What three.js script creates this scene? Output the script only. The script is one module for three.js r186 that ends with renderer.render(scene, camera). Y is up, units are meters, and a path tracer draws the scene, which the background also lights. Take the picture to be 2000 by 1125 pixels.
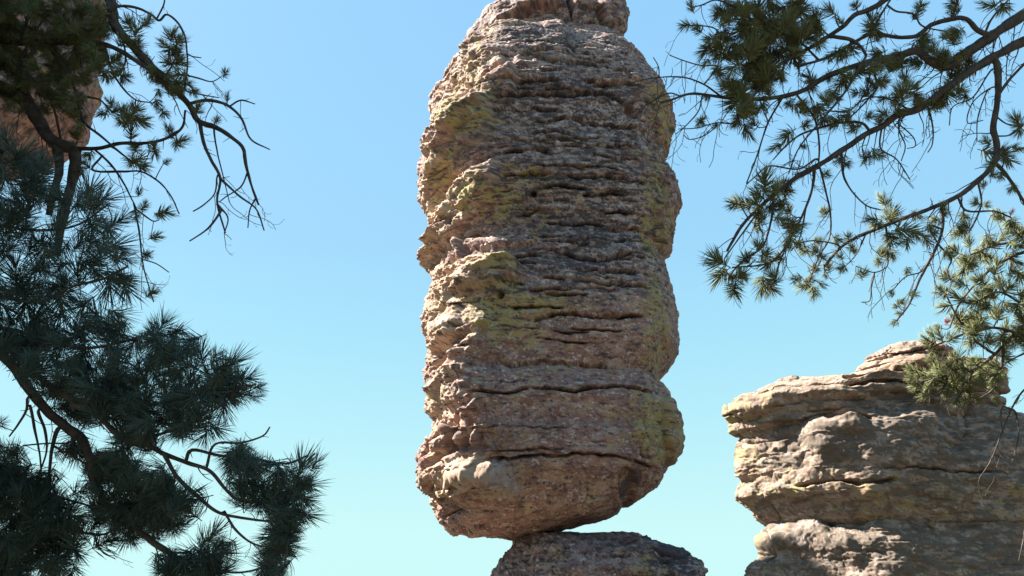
import * as THREE from 'three';
import { mergeGeometries } from 'three/addons/utils/BufferGeometryUtils.js';

// ------------------------------------------------------------------ camera, sky, sun, exposure
const scene = new THREE.Scene();
const FOV = 40, PITCH = 21, EYE = new THREE.Vector3(0, 1.6, 0);
const camera = new THREE.PerspectiveCamera(FOV, 16 / 9, 0.05, 3000);
camera.position.copy(EYE);
camera.rotation.set(THREE.MathUtils.degToRad(PITCH), 0, 0);
camera.updateMatrixWorld(true);
scene.add(camera);

const EXPOSURE = 4.8;
const SUN = new THREE.Vector3(-0.73, 0.70, -0.12).normalize();
function makeSky() {
  const W = 512, H = 256, data = new Float32Array(W * H * 4);
  // clear air: pale cyan near the horizon, deeper blue overhead, a little paler round the sun
  const stops = [[-90, 0.30, 0.26, 0.20], [-1, 0.62, 0.98, 0.97], [4, 0.61, 0.96, 0.96], [10, 0.50, 0.88, 0.97], [17, 0.40, 0.78, 0.97], [24, 0.35, 0.685, 0.965], [33, 0.32, 0.65, 0.965], [42, 0.295, 0.62, 0.965], [60, 0.18, 0.44, 0.80], [90, 0.10, 0.30, 0.64]];
  for (let r = 0; r < H; r++) {
    const el = ((r + 0.5) / H - 0.5) * 180;
    let k = 0; while (k < stops.length - 2 && el > stops[k + 1][0]) k++;
    let t = THREE.MathUtils.clamp((el - stops[k][0]) / (stops[k + 1][0] - stops[k][0]), 0, 1);
    if (k === 0) t = el > -1.5 ? 1 : 0;
    for (let c = 0; c < W; c++) {
      const az = ((c + 0.5) / W - 0.5) * 2 * Math.PI, e = el * Math.PI / 180;
      const x = Math.cos(az) * Math.cos(e), y = Math.sin(e), z = Math.sin(az) * Math.cos(e);
      const cs = x * SUN.x + y * SUN.y + z * SUN.z;
      const glow = 0.25 * Math.exp(-(1 - cs) * 5);
      for (let i = 0; i < 3; i++) {
        const v = stops[k][i + 1] * (1 - t) + stops[k + 1][i + 1] * t;
        data[(r * W + c) * 4 + i] = (v + glow * (el > 0 ? 1 : 0)) / EXPOSURE;
      }
      data[(r * W + c) * 4 + 3] = 1;
    }
  }
  const t = new THREE.DataTexture(data, W, H, THREE.RGBAFormat, THREE.FloatType);
  t.mapping = THREE.EquirectangularReflectionMapping;
  t.magFilter = THREE.LinearFilter; t.minFilter = THREE.LinearFilter;
  t.needsUpdate = true;
  return t;
}
scene.background = makeSky();
scene.environment = scene.background;
const sun = new THREE.DirectionalLight(new THREE.Color().setRGB(1.0, 0.93, 0.80), 5);
sun.name = 'sun';
sun.position.copy(SUN).multiplyScalar(60).add(new THREE.Vector3(0, 6, -12));
sun.target.position.set(0, 6, -12);
sun.castShadow = true;
sun.shadow.mapSize.set(4096, 4096);
Object.assign(sun.shadow.camera, { left: -25, right: 25, top: 25, bottom: -25, near: 1, far: 130 });
scene.add(sun, sun.target);
const renderer = new THREE.WebGLRenderer({ antialias: true });
renderer.toneMapping = THREE.LinearToneMapping;
renderer.toneMappingExposure = EXPOSURE;
renderer.shadowMap.enabled = true;

// ------------------------------------------------------------------ helpers
function mulberry(a) {
  return () => { a |= 0; a = a + 0x6D2B79F5 | 0; let t = Math.imul(a ^ a >>> 15, 1 | a); t = t + Math.imul(t ^ t >>> 7, 61 | t) ^ t; return ((t ^ t >>> 14) >>> 0) / 4294967296; };
}
const PERM = new Uint8Array(512);
{ const r = mulberry(77), p = [...Array(256).keys()]; for (let i = 255; i > 0; i--) { const j = Math.floor(r() * (i + 1)); [p[i], p[j]] = [p[j], p[i]]; } for (let i = 0; i < 512; i++) PERM[i] = p[i & 255]; }
function gr(h, x, y, z) { h &= 15; const u = h < 8 ? x : y, v = h < 4 ? y : h === 12 || h === 14 ? x : z; return ((h & 1) ? -u : u) + ((h & 2) ? -v : v); }
function noise(x, y, z) {   // gradient noise, about -0.8 .. 0.8
  const fx = Math.floor(x), fy = Math.floor(y), fz = Math.floor(z), X = fx & 255, Y = fy & 255, Z = fz & 255;
  x -= fx; y -= fy; z -= fz;
  const u = x * x * x * (x * (x * 6 - 15) + 10), v = y * y * y * (y * (y * 6 - 15) + 10), w = z * z * z * (z * (z * 6 - 15) + 10);
  const A = PERM[X] + Y, AA = PERM[A] + Z, AB = PERM[A + 1] + Z, B = PERM[X + 1] + Y, BA = PERM[B] + Z, BB = PERM[B + 1] + Z;
  const l = (a, b, t) => a + (b - a) * t;
  return l(l(l(gr(PERM[AA], x, y, z), gr(PERM[BA], x - 1, y, z), u), l(gr(PERM[AB], x, y - 1, z), gr(PERM[BB], x - 1, y - 1, z), u), v),
    l(l(gr(PERM[AA + 1], x, y, z - 1), gr(PERM[BA + 1], x - 1, y, z - 1), u), l(gr(PERM[AB + 1], x, y - 1, z - 1), gr(PERM[BB + 1], x - 1, y - 1, z - 1), u), v), w);
}
function fbm(x, y, z, o) { let s = 0, a = 1, n = 0; for (let i = 0; i < o; i++) { s += a * noise(x, y, z); n += a; a *= 0.55; x = x * 2.03 + 11.3; y = y * 2.03 + 5.7; z = z * 2.03 + 3.1; } return s / n; }
const sstep = (a, b, x) => { const t = Math.min(1, Math.max(0, (x - a) / (b - a))); return t * t * (3 - 2 * t); };
const clamp01 = (x) => Math.min(1, Math.max(0, x));

// a point of the traced photograph (2000 x 1125) at a distance: along the view for branches, on an upright plane for rocks
const F = 562.5 / Math.tan(THREE.MathUtils.degToRad(FOV / 2));
const CP = Math.cos(THREE.MathUtils.degToRad(PITCH)), SP = Math.sin(THREE.MathUtils.degToRad(PITCH));
function ray(px, py) { const x = (px - 1000) / F, y = (562.5 - py) / F; return new THREE.Vector3(x, SP + y * CP, -CP + y * SP); }
function at(px, py, depth) { return ray(px, py).multiplyScalar(depth).add(EYE); }
function onPlane(px, py, D) { const r = ray(px, py); return r.multiplyScalar(D / -r.z).add(EYE); }

const used = new Map();
function numbered(name) { const n = used.get(name) ?? 0; used.set(name, n + 1); return n ? `${name}_${String(n).padStart(3, '0')}` : name; }
function thing(name, label, category, pos) {
  const g = new THREE.Group(); g.name = numbered(name); g.userData = { label, category }; g.position.copy(pos); scene.add(g); g.updateMatrixWorld(true); return g;
}
function part(name, geometry, material, parent) {   // geometry is given in world coordinates of the place; parents are only shifted
  const m = new THREE.Mesh(geometry, material); m.name = numbered(name); m.castShadow = m.receiveShadow = true;
  const o = new THREE.Vector3(); parent.getWorldPosition(o); geometry.translate(-o.x, -o.y, -o.z);
  parent.add(m); return m;
}

// ------------------------------------------------------------------ the ground
{
  const g = new THREE.PlaneGeometry(1, 1, 260, 260), p = g.attributes.position, col = new Float32Array(p.count * 3);
  for (let i = 0; i < p.count; i++) {
    const u = p.getX(i) * 2, v = p.getY(i) * 2, x = Math.sign(u) * (Math.abs(u) * 30 + Math.abs(u) ** 5 * 1500), z = Math.sign(v) * (Math.abs(v) * 30 + Math.abs(v) ** 5 * 1500) - 10;
    p.setXYZ(i, x, 0.25 * fbm(x * 0.2, 1, z * 0.2, 4) - 0.1, z);
    const n = fbm(x * 0.7, 4, z * 0.7, 3), k = 0.85 + 0.5 * n;
    col.set([0.10 * k, 0.082 * k, 0.055 * k], i * 3);
  }
  g.setAttribute('color', new THREE.BufferAttribute(col, 3));
  const ix = g.index.array; for (let i = 0; i < ix.length; i += 3) { const t = ix[i]; ix[i] = ix[i + 1]; ix[i + 1] = t; }
  g.computeVertexNormals();
  const m = new THREE.Mesh(g, new THREE.MeshStandardMaterial({ vertexColors: true, roughness: 0.95, side: THREE.DoubleSide }));
  m.name = 'ground'; m.receiveShadow = true; m.userData = { kind: 'structure', label: 'dry stony ground at the foot of the rocks', category: 'ground' };
  scene.add(m);
}

// ------------------------------------------------------------------ rocks
const rockMaterial = new THREE.MeshStandardMaterial({ vertexColors: true, roughness: 0.93 });
function curve(list) {   // [[y, x], ...] -> x(y)
  const a = list.slice().sort((p, q) => p[0] - q[0]);
  return (y) => { if (y <= a[0][0]) return a[0][1]; for (let i = 1; i < a.length; i++) if (y <= a[i][0]) { const t = (y - a[i - 1][0]) / (a[i][0] - a[i - 1][0]); return a[i - 1][1] + (a[i][1] - a[i - 1][1]) * t; } return a[a.length - 1][1]; };
}
// bedded rock: layers of uneven thickness that stand proud or back, some of the joints between them open
function strata(x, y, z, h, warp, seed, openAt = -0.05) {
  let v = (y + warp * noise(x * 0.3 + seed, y * 0.25, z * 0.3) + warp * 0.35 * noise(x * 1.1, y * 1.2 + seed, z * 1.1) + warp * 0.12 * noise(x * 3.3, y * 3 + seed, z * 3.3)) / h;
  v += 0.55 * noise(v * 0.41 + seed, seed * 3.3, 0.5);
  const k = Math.floor(v), f = v - k, e = 2 * f - 1;
  const a = noise(k * 5.31 + seed, x * 0.8, z * 0.8) , b = noise(k * 3.77 + seed * 2, x * 2.6, z * 2.6);
  const q = sstep(openAt, openAt + 0.3, noise(f < 0.5 ? (k - 0.5) * 7.7 + seed : (k + 0.5) * 7.7 + seed, x * 1.0, z * 1.0 + 9));
  const e2 = e * e, e8 = e2 * e2 * e2 * e2;
  return a * 0.6 + b * 0.22 - (f < 0.5 ? 0.10 * e2 * e2 + 1.3 * e8 * e2 * e2 : 0.06 * e2 * e2 + 1.3 * e8 * e8 * e2) * q;
}
// broken faces: the surface steps where flakes have come off; and upright fractures
function spall(x, y, z, f, n) { const t = fbm(x * f + 3, y * f * 1.3, z * f, 3) * n, k = Math.floor(t), e = t - k; return (k + sstep(0.44, 0.56, e)) / n; }
function fracture(x, y, z, f) { const w = 0.25 * noise(x * 2, y * 2, z * 2 + 5); return sstep(0.035, 0, Math.abs(noise(x * f + w, y * f * 0.28 + 7, z * f))) * sstep(-0.05, 0.2, noise(x * 0.7 + 2, y * 0.5, z * 0.7)); }
function prepare(features, D, z0) {   // traced lines and patches -> metres on the upright plane through the rock's front
  const c = (px, py) => { const v = onPlane(px, py, -z0); return [v.x, v.y]; };
  const s = (px, py) => onPlane(px, py, -z0).distanceTo(EYE) / F;
  return features.map((f) => {
    if (f.p) { const p = f.p.map(([x, y]) => c(x, y)), k = s(...f.p[0]); return { ...f, p, lo: p[0][0], hi: p[p.length - 1][0], w: (f.w ?? 0) * k, up: (f.up ?? 0) * k, dn: (f.dn ?? 0) * k }; }
    const k = s(f.x, f.y), [x, y] = c(f.x, f.y); return { ...f, x, y, rx: f.rx * k, ry: f.ry * k, co: Math.cos((f.rot ?? 0) * Math.PI / 180), si: Math.sin((f.rot ?? 0) * Math.PI / 180) };
  });
}
function sculpt(fs, X, Y, Z) {
  let d = 0;
  const j = 0.07 * noise(X * 1.7, Y * 1.7, 7.7) + 0.05 * noise(X * 3.7, Y * 3.7, 3.3) + 0.02 * noise(X * 11, Y * 11, 5.3);
  for (const f of fs) {
    if (f.p) {
      if (X < f.lo || X > f.hi) continue;
      let i = 1; while (i < f.p.length - 1 && X > f.p[i][0]) i++;
      const a = f.p[i - 1], b = f.p[i], t = (X - a[0]) / (b[0] - a[0]), dy = Y - (a[1] + (b[1] - a[1]) * t) + j;
      const u = (X - f.lo) / (f.hi - f.lo), end = sstep(0, f.e0 ?? 0.12, u) * sstep(0, f.e1 ?? 0.12, 1 - u);
      if (f.t === 'crack') { const q = dy / (f.w * 0.72); if (q * q < 9) d -= 1.6 * f.d * end * Math.exp(-q * q * q * q) * (0.7 + 0.7 * noise(X * 4, Y * 2, 1.5)); }
      else if (f.t === 'shelf') { const b = sstep(f.tw ?? 0.26, -0.10, dy); d += end * (f.h * b * Math.exp(Math.min(0, dy) / f.dn) - (f.g ?? 0) * (1 - b) * Math.exp(-Math.max(0, dy) / f.up)) * 0.8; }
      else if (f.t === 'over') { const b = sstep(-0.10, 0.10, dy); d += end * (f.h * b * Math.exp(-Math.max(0, dy) / f.up) - (f.g ?? 0) * (1 - b) * Math.exp(Math.min(0, dy) / f.dn)) * 0.8; }
    } else {
      const x = X - f.x, y = Y - f.y, u = (x * f.co + y * f.si) / f.rx, v = (-x * f.si + y * f.co) / f.ry, r = u * u + v * v + 1.6 * j;
      if (r < 1) { const q = 1 - Math.max(0, r); d += f.h * (f.hard ? sstep(0, f.hard, q) : q * q * (3 - 2 * q)); }
    }
  }
  return d;
}
// outlines in plan, x to the right and z to the front, rounded off; the second is blunter at the left
function planOf(points) {
  let p = points; for (let k = 0; k < 3; k++) { const q = []; p.forEach((a, i) => { const b = p[(i + 1) % p.length]; q.push([a[0] * 0.75 + b[0] * 0.25, a[1] * 0.75 + b[1] * 0.25], [a[0] * 0.25 + b[0] * 0.75, a[1] * 0.25 + b[1] * 0.75]); }); p = q; }
  const lo = Math.min(...p.map((a) => a[0])), hi = Math.max(...p.map((a) => a[0]));
  p = p.map((a) => [(a[0] - lo) / (hi - lo) * 2 - 1, a[1]]);
  let s = p.findIndex((a, i) => a[1] >= 0 && p[(i - 1 + p.length) % p.length][1] < 0 && a[0] > 0); p = [...p.slice(s), ...p.slice(0, s)]; p.push(p[0]);
  const acc = [0]; for (let i = 1; i < p.length; i++) acc.push(acc[i - 1] + Math.hypot(p[i][0] - p[i - 1][0], p[i][1] - p[i - 1][1]));
  return (u) => { u *= acc[acc.length - 1]; let k = 1; while (k < acc.length - 1 && acc[k] < u) k++; const t = (u - acc[k - 1]) / (acc[k] - acc[k - 1]); return [p[k - 1][0] + (p[k][0] - p[k - 1][0]) * t, p[k - 1][1] + (p[k][1] - p[k - 1][1]) * t]; };
}
const BACK = [[-0.95, -0.55], [-0.55, -0.95], [0, -1.02], [0.55, -0.95], [0.98, -0.5]];
const PLAN = planOf([[1.02, 0.05], [1.0, 0.42], [0.8, 0.84], [0.4, 0.95], [-0.1, 1.0], [-0.42, 1.0], [-0.84, 0.36], [-1.02, -0.1], ...BACK]);
const BLUNT = planOf([[1.02, 0.05], [1.0, 0.42], [0.8, 0.84], [0.4, 0.95], [-0.2, 1.0], [-0.70, 0.98], [-0.96, 0.35], [-1.02, -0.1], ...BACK]);
const ROUND = planOf([[1, 0.2], [0.8, 0.75], [0.3, 1], [-0.3, 1], [-0.8, 0.75], [-1, 0.2], [-1, -0.3], [-0.6, -0.9], [0, -1.05], [0.6, -0.9], [1, -0.3]]);
// one rock: widths traced from the photograph at distance D, rounded-square in plan, then carved by disp and the sculpted features
function rockGeometry({ L, R, y0, y1, D, deep, plan = PLAN, plan2, mix, step, around, back = 50, disp, features = [], tint, zShift = 0 }) {
  const l = curve(L), r = curve(R), rows = [];
  let y = y0; const lx = (q) => onPlane(l(q), q, D), rx = (q) => onPlane(r(q), q, D);
  while (y < y1) { rows.push(y); let dy = step; const a = lx(y), b = rx(y); for (let i = 0; i < 3; i++) { const c = lx(y + dy), e = rx(y + dy), m = Math.max(Math.abs(c.x - a.x), Math.abs(e.x - b.x)) * F / D; if (m > step * 2.2) dy *= Math.max(0.25, step * 2.2 / m); } y += dy; }
  rows.push(y1);
  const us = []; for (let i = 0; i < around; i++) us.push(-0.04 + 0.56 * i / (around - 1)); for (let i = 1; i < back; i++) us.push(0.52 + 0.44 * i / back);
  const W = us.length, H = rows.length, p1 = us.map((u) => plan((u + 1) % 1)), p2 = us.map((u) => (plan2 ?? plan)((u + 1) % 1)), base = new Float32Array((W * H + 2) * 3), pos = new Float32Array((W * H + 2) * 3), col = new Float32Array((W * H + 2) * 3);
  let zf = 0; const depth = typeof deep === 'number' ? () => deep : curve(deep);
  for (let j = 0; j < H; j++) {
    const a = lx(rows[j]), b = rx(rows[j]), A = (b.x - a.x) / 2, C = (a.x + b.x) / 2, dz = Math.max(0.02, A * depth(rows[j])), m = mix ? mix(rows[j]) : 0;
    for (let i = 0; i < W; i++) base.set([C + A * (p1[i][0] + (p2[i][0] - p1[i][0]) * m), a.y, -D + zShift + dz * (p1[i][1] + (p2[i][1] - p1[i][1]) * m)], (j * W + i) * 3);
    zf = Math.max(zf, dz);
  }
  const fs = prepare(features, D, -D + zShift + zf * 0.7);
  const g = (j, i, c) => base[(Math.min(H - 1, Math.max(0, j)) * W + (i + W) % W) * 3 + c], e1 = new THREE.Vector3(), e2 = new THREE.Vector3();
  for (let j = 0; j < H; j++) for (let i = 0; i < W; i++) {
    e1.set(g(j, i + 3, 0) - g(j, i - 3, 0), 0, g(j, i + 3, 2) - g(j, i - 3, 2));
    e2.set(g(j + 4, i, 0) - g(j - 4, i, 0), g(j + 4, i, 1) - g(j - 4, i, 1), g(j + 4, i, 2) - g(j - 4, i, 2));
    e1.cross(e2).normalize(); 
    const o = (j * W + i) * 3, x = base[o], yy = base[o + 1], z = base[o + 2];
    const front = clamp01(e1.z * 2.5 + 0.8);
    const s = front > 0 ? sculpt(fs, x, yy, z) * front : 0, edge = Math.min(1, j / 12, (H - 1 - j) / 12);
    const d = (disp(x, yy, z, e1, rows[j]) * (0.3 + 0.7 * edge)) + s;
    pos[o] = x + e1.x * d; pos[o + 1] = yy + e1.y * d * 0.8; pos[o + 2] = z + e1.z * d;
    const c = tint(x, yy, z, e1, rows[j]); col[o] = c[0]; col[o + 1] = c[1]; col[o + 2] = c[2];
  }
  const idx = [];
  for (let e = 0; e < 2; e++) { const j = e ? H - 1 : 0, o = (W * H + e) * 3; for (let c = 0; c < 3; c++) { let s = 0, q = 0; for (let i = 0; i < W; i++) { s += pos[(j * W + i) * 3 + c]; q += col[(j * W + i) * 3 + c]; } pos[o + c] = s / W; col[o + c] = q / W; } }
  const index = new Uint32Array((W * (H - 1) * 2 + 2 * W) * 3); let k = 0;
  for (let j = 0; j < H - 1; j++) for (let i = 0; i < W; i++) { const a = j * W + i, b = j * W + (i + 1) % W, c = a + W, d = b + W; index.set([a, b, c, b, d, c], k); k += 6; }
  for (let i = 0; i < W; i++) { index.set([W * H, (i + 1) % W, i], k); k += 3; const q = (H - 1) * W; index.set([W * H + 1, q + i, q + (i + 1) % W], k); k += 3; }
  const geo = new THREE.BufferGeometry();
  geo.setAttribute('position', new THREE.BufferAttribute(pos, 3)); geo.setAttribute('color', new THREE.BufferAttribute(col, 3));
  geo.setIndex(new THREE.BufferAttribute(index, 1)); geo.computeVertexNormals();
  return geo;
}

// the colours of the stone and of what grows on it; TAN also paints sunlight on the column's left side
const STONE = [0.202, 0.132, 0.126], RED = [0.248, 0.140, 0.116], TAN = [0.43, 0.32, 0.20], GREY = [0.25, 0.203, 0.20], BLACK = [0.040, 0.033, 0.040], YELLOW = [0.26, 0.222, 0.080], PALE = [0.46, 0.385, 0.365];
const mixTo = (c, d, t) => { c[0] += (d[0] - c[0]) * t; c[1] += (d[1] - c[1]) * t; c[2] += (d[2] - c[2]) * t; };
function patchWeight(list, X, Y) { let w = 0; for (const f of list) { const x = X - f.x, y = Y - f.y, u = (x * f.co + y * f.si) / f.rx, v = (-x * f.si + y * f.co) / f.ry, r = u * u + v * v; if (r < 1) w = Math.max(w, (1 - r) * f.a); } return w; }
function stone(x, y, z, { red = 0, grey = 0, black = 0, yellow = 0, pale = 0, tan = 0 }) {
  const c = STONE.slice(), big = fbm(x * 0.8, y * 1.1, z * 0.8, 3), mid = fbm(x * 2.6 + 5, y * 3.4, z * 2.6, 3), fine = fbm(x * 7, y * 13, z * 7 + 4, 3), grain = fbm(x * 15, y * 26, z * 15, 2);
  mixTo(c, RED, clamp01(0.35 + big * 1.3 + red));
  mixTo(c, TAN, clamp01(tan * 0.85 + mid * 0.8));
  const k = Math.max(0.35, 1 + 0.55 * mid + 0.6 * fine + 0.7 * grain); c[0] *= k; c[1] *= k; c[2] *= k;
  mixTo(c, GREY, sstep(0.04, 0.24, fine * 0.7 + grain * 0.6 + mid * 0.6 + grey * 0.46 - 0.1) * 0.85);
  mixTo(c, PALE, sstep(0.15, 0.25, fbm(x * 7 + 31, y * 9, z * 7, 3) * 0.8 + grain * 0.8 + pale * 0.3 + grey * 0.10 - 0.05) * 0.8);
  mixTo(c, YELLOW, sstep(0.16, 0.34, fbm(x * 4 + 9, y * 4.5, z * 4, 4) * 0.9 + fine * 0.5 + grain * 0.7 + yellow * 0.62 - 0.12) * clamp01(0.68 + 0.6 * mid));
  mixTo(c, BLACK, sstep(0.14, 0.25, fbm(x * 4 + 70, y * 11, z * 4, 4) + grain * 0.7 + black * 0.42 - 0.06) * 0.9);
  return c;
}

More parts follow.
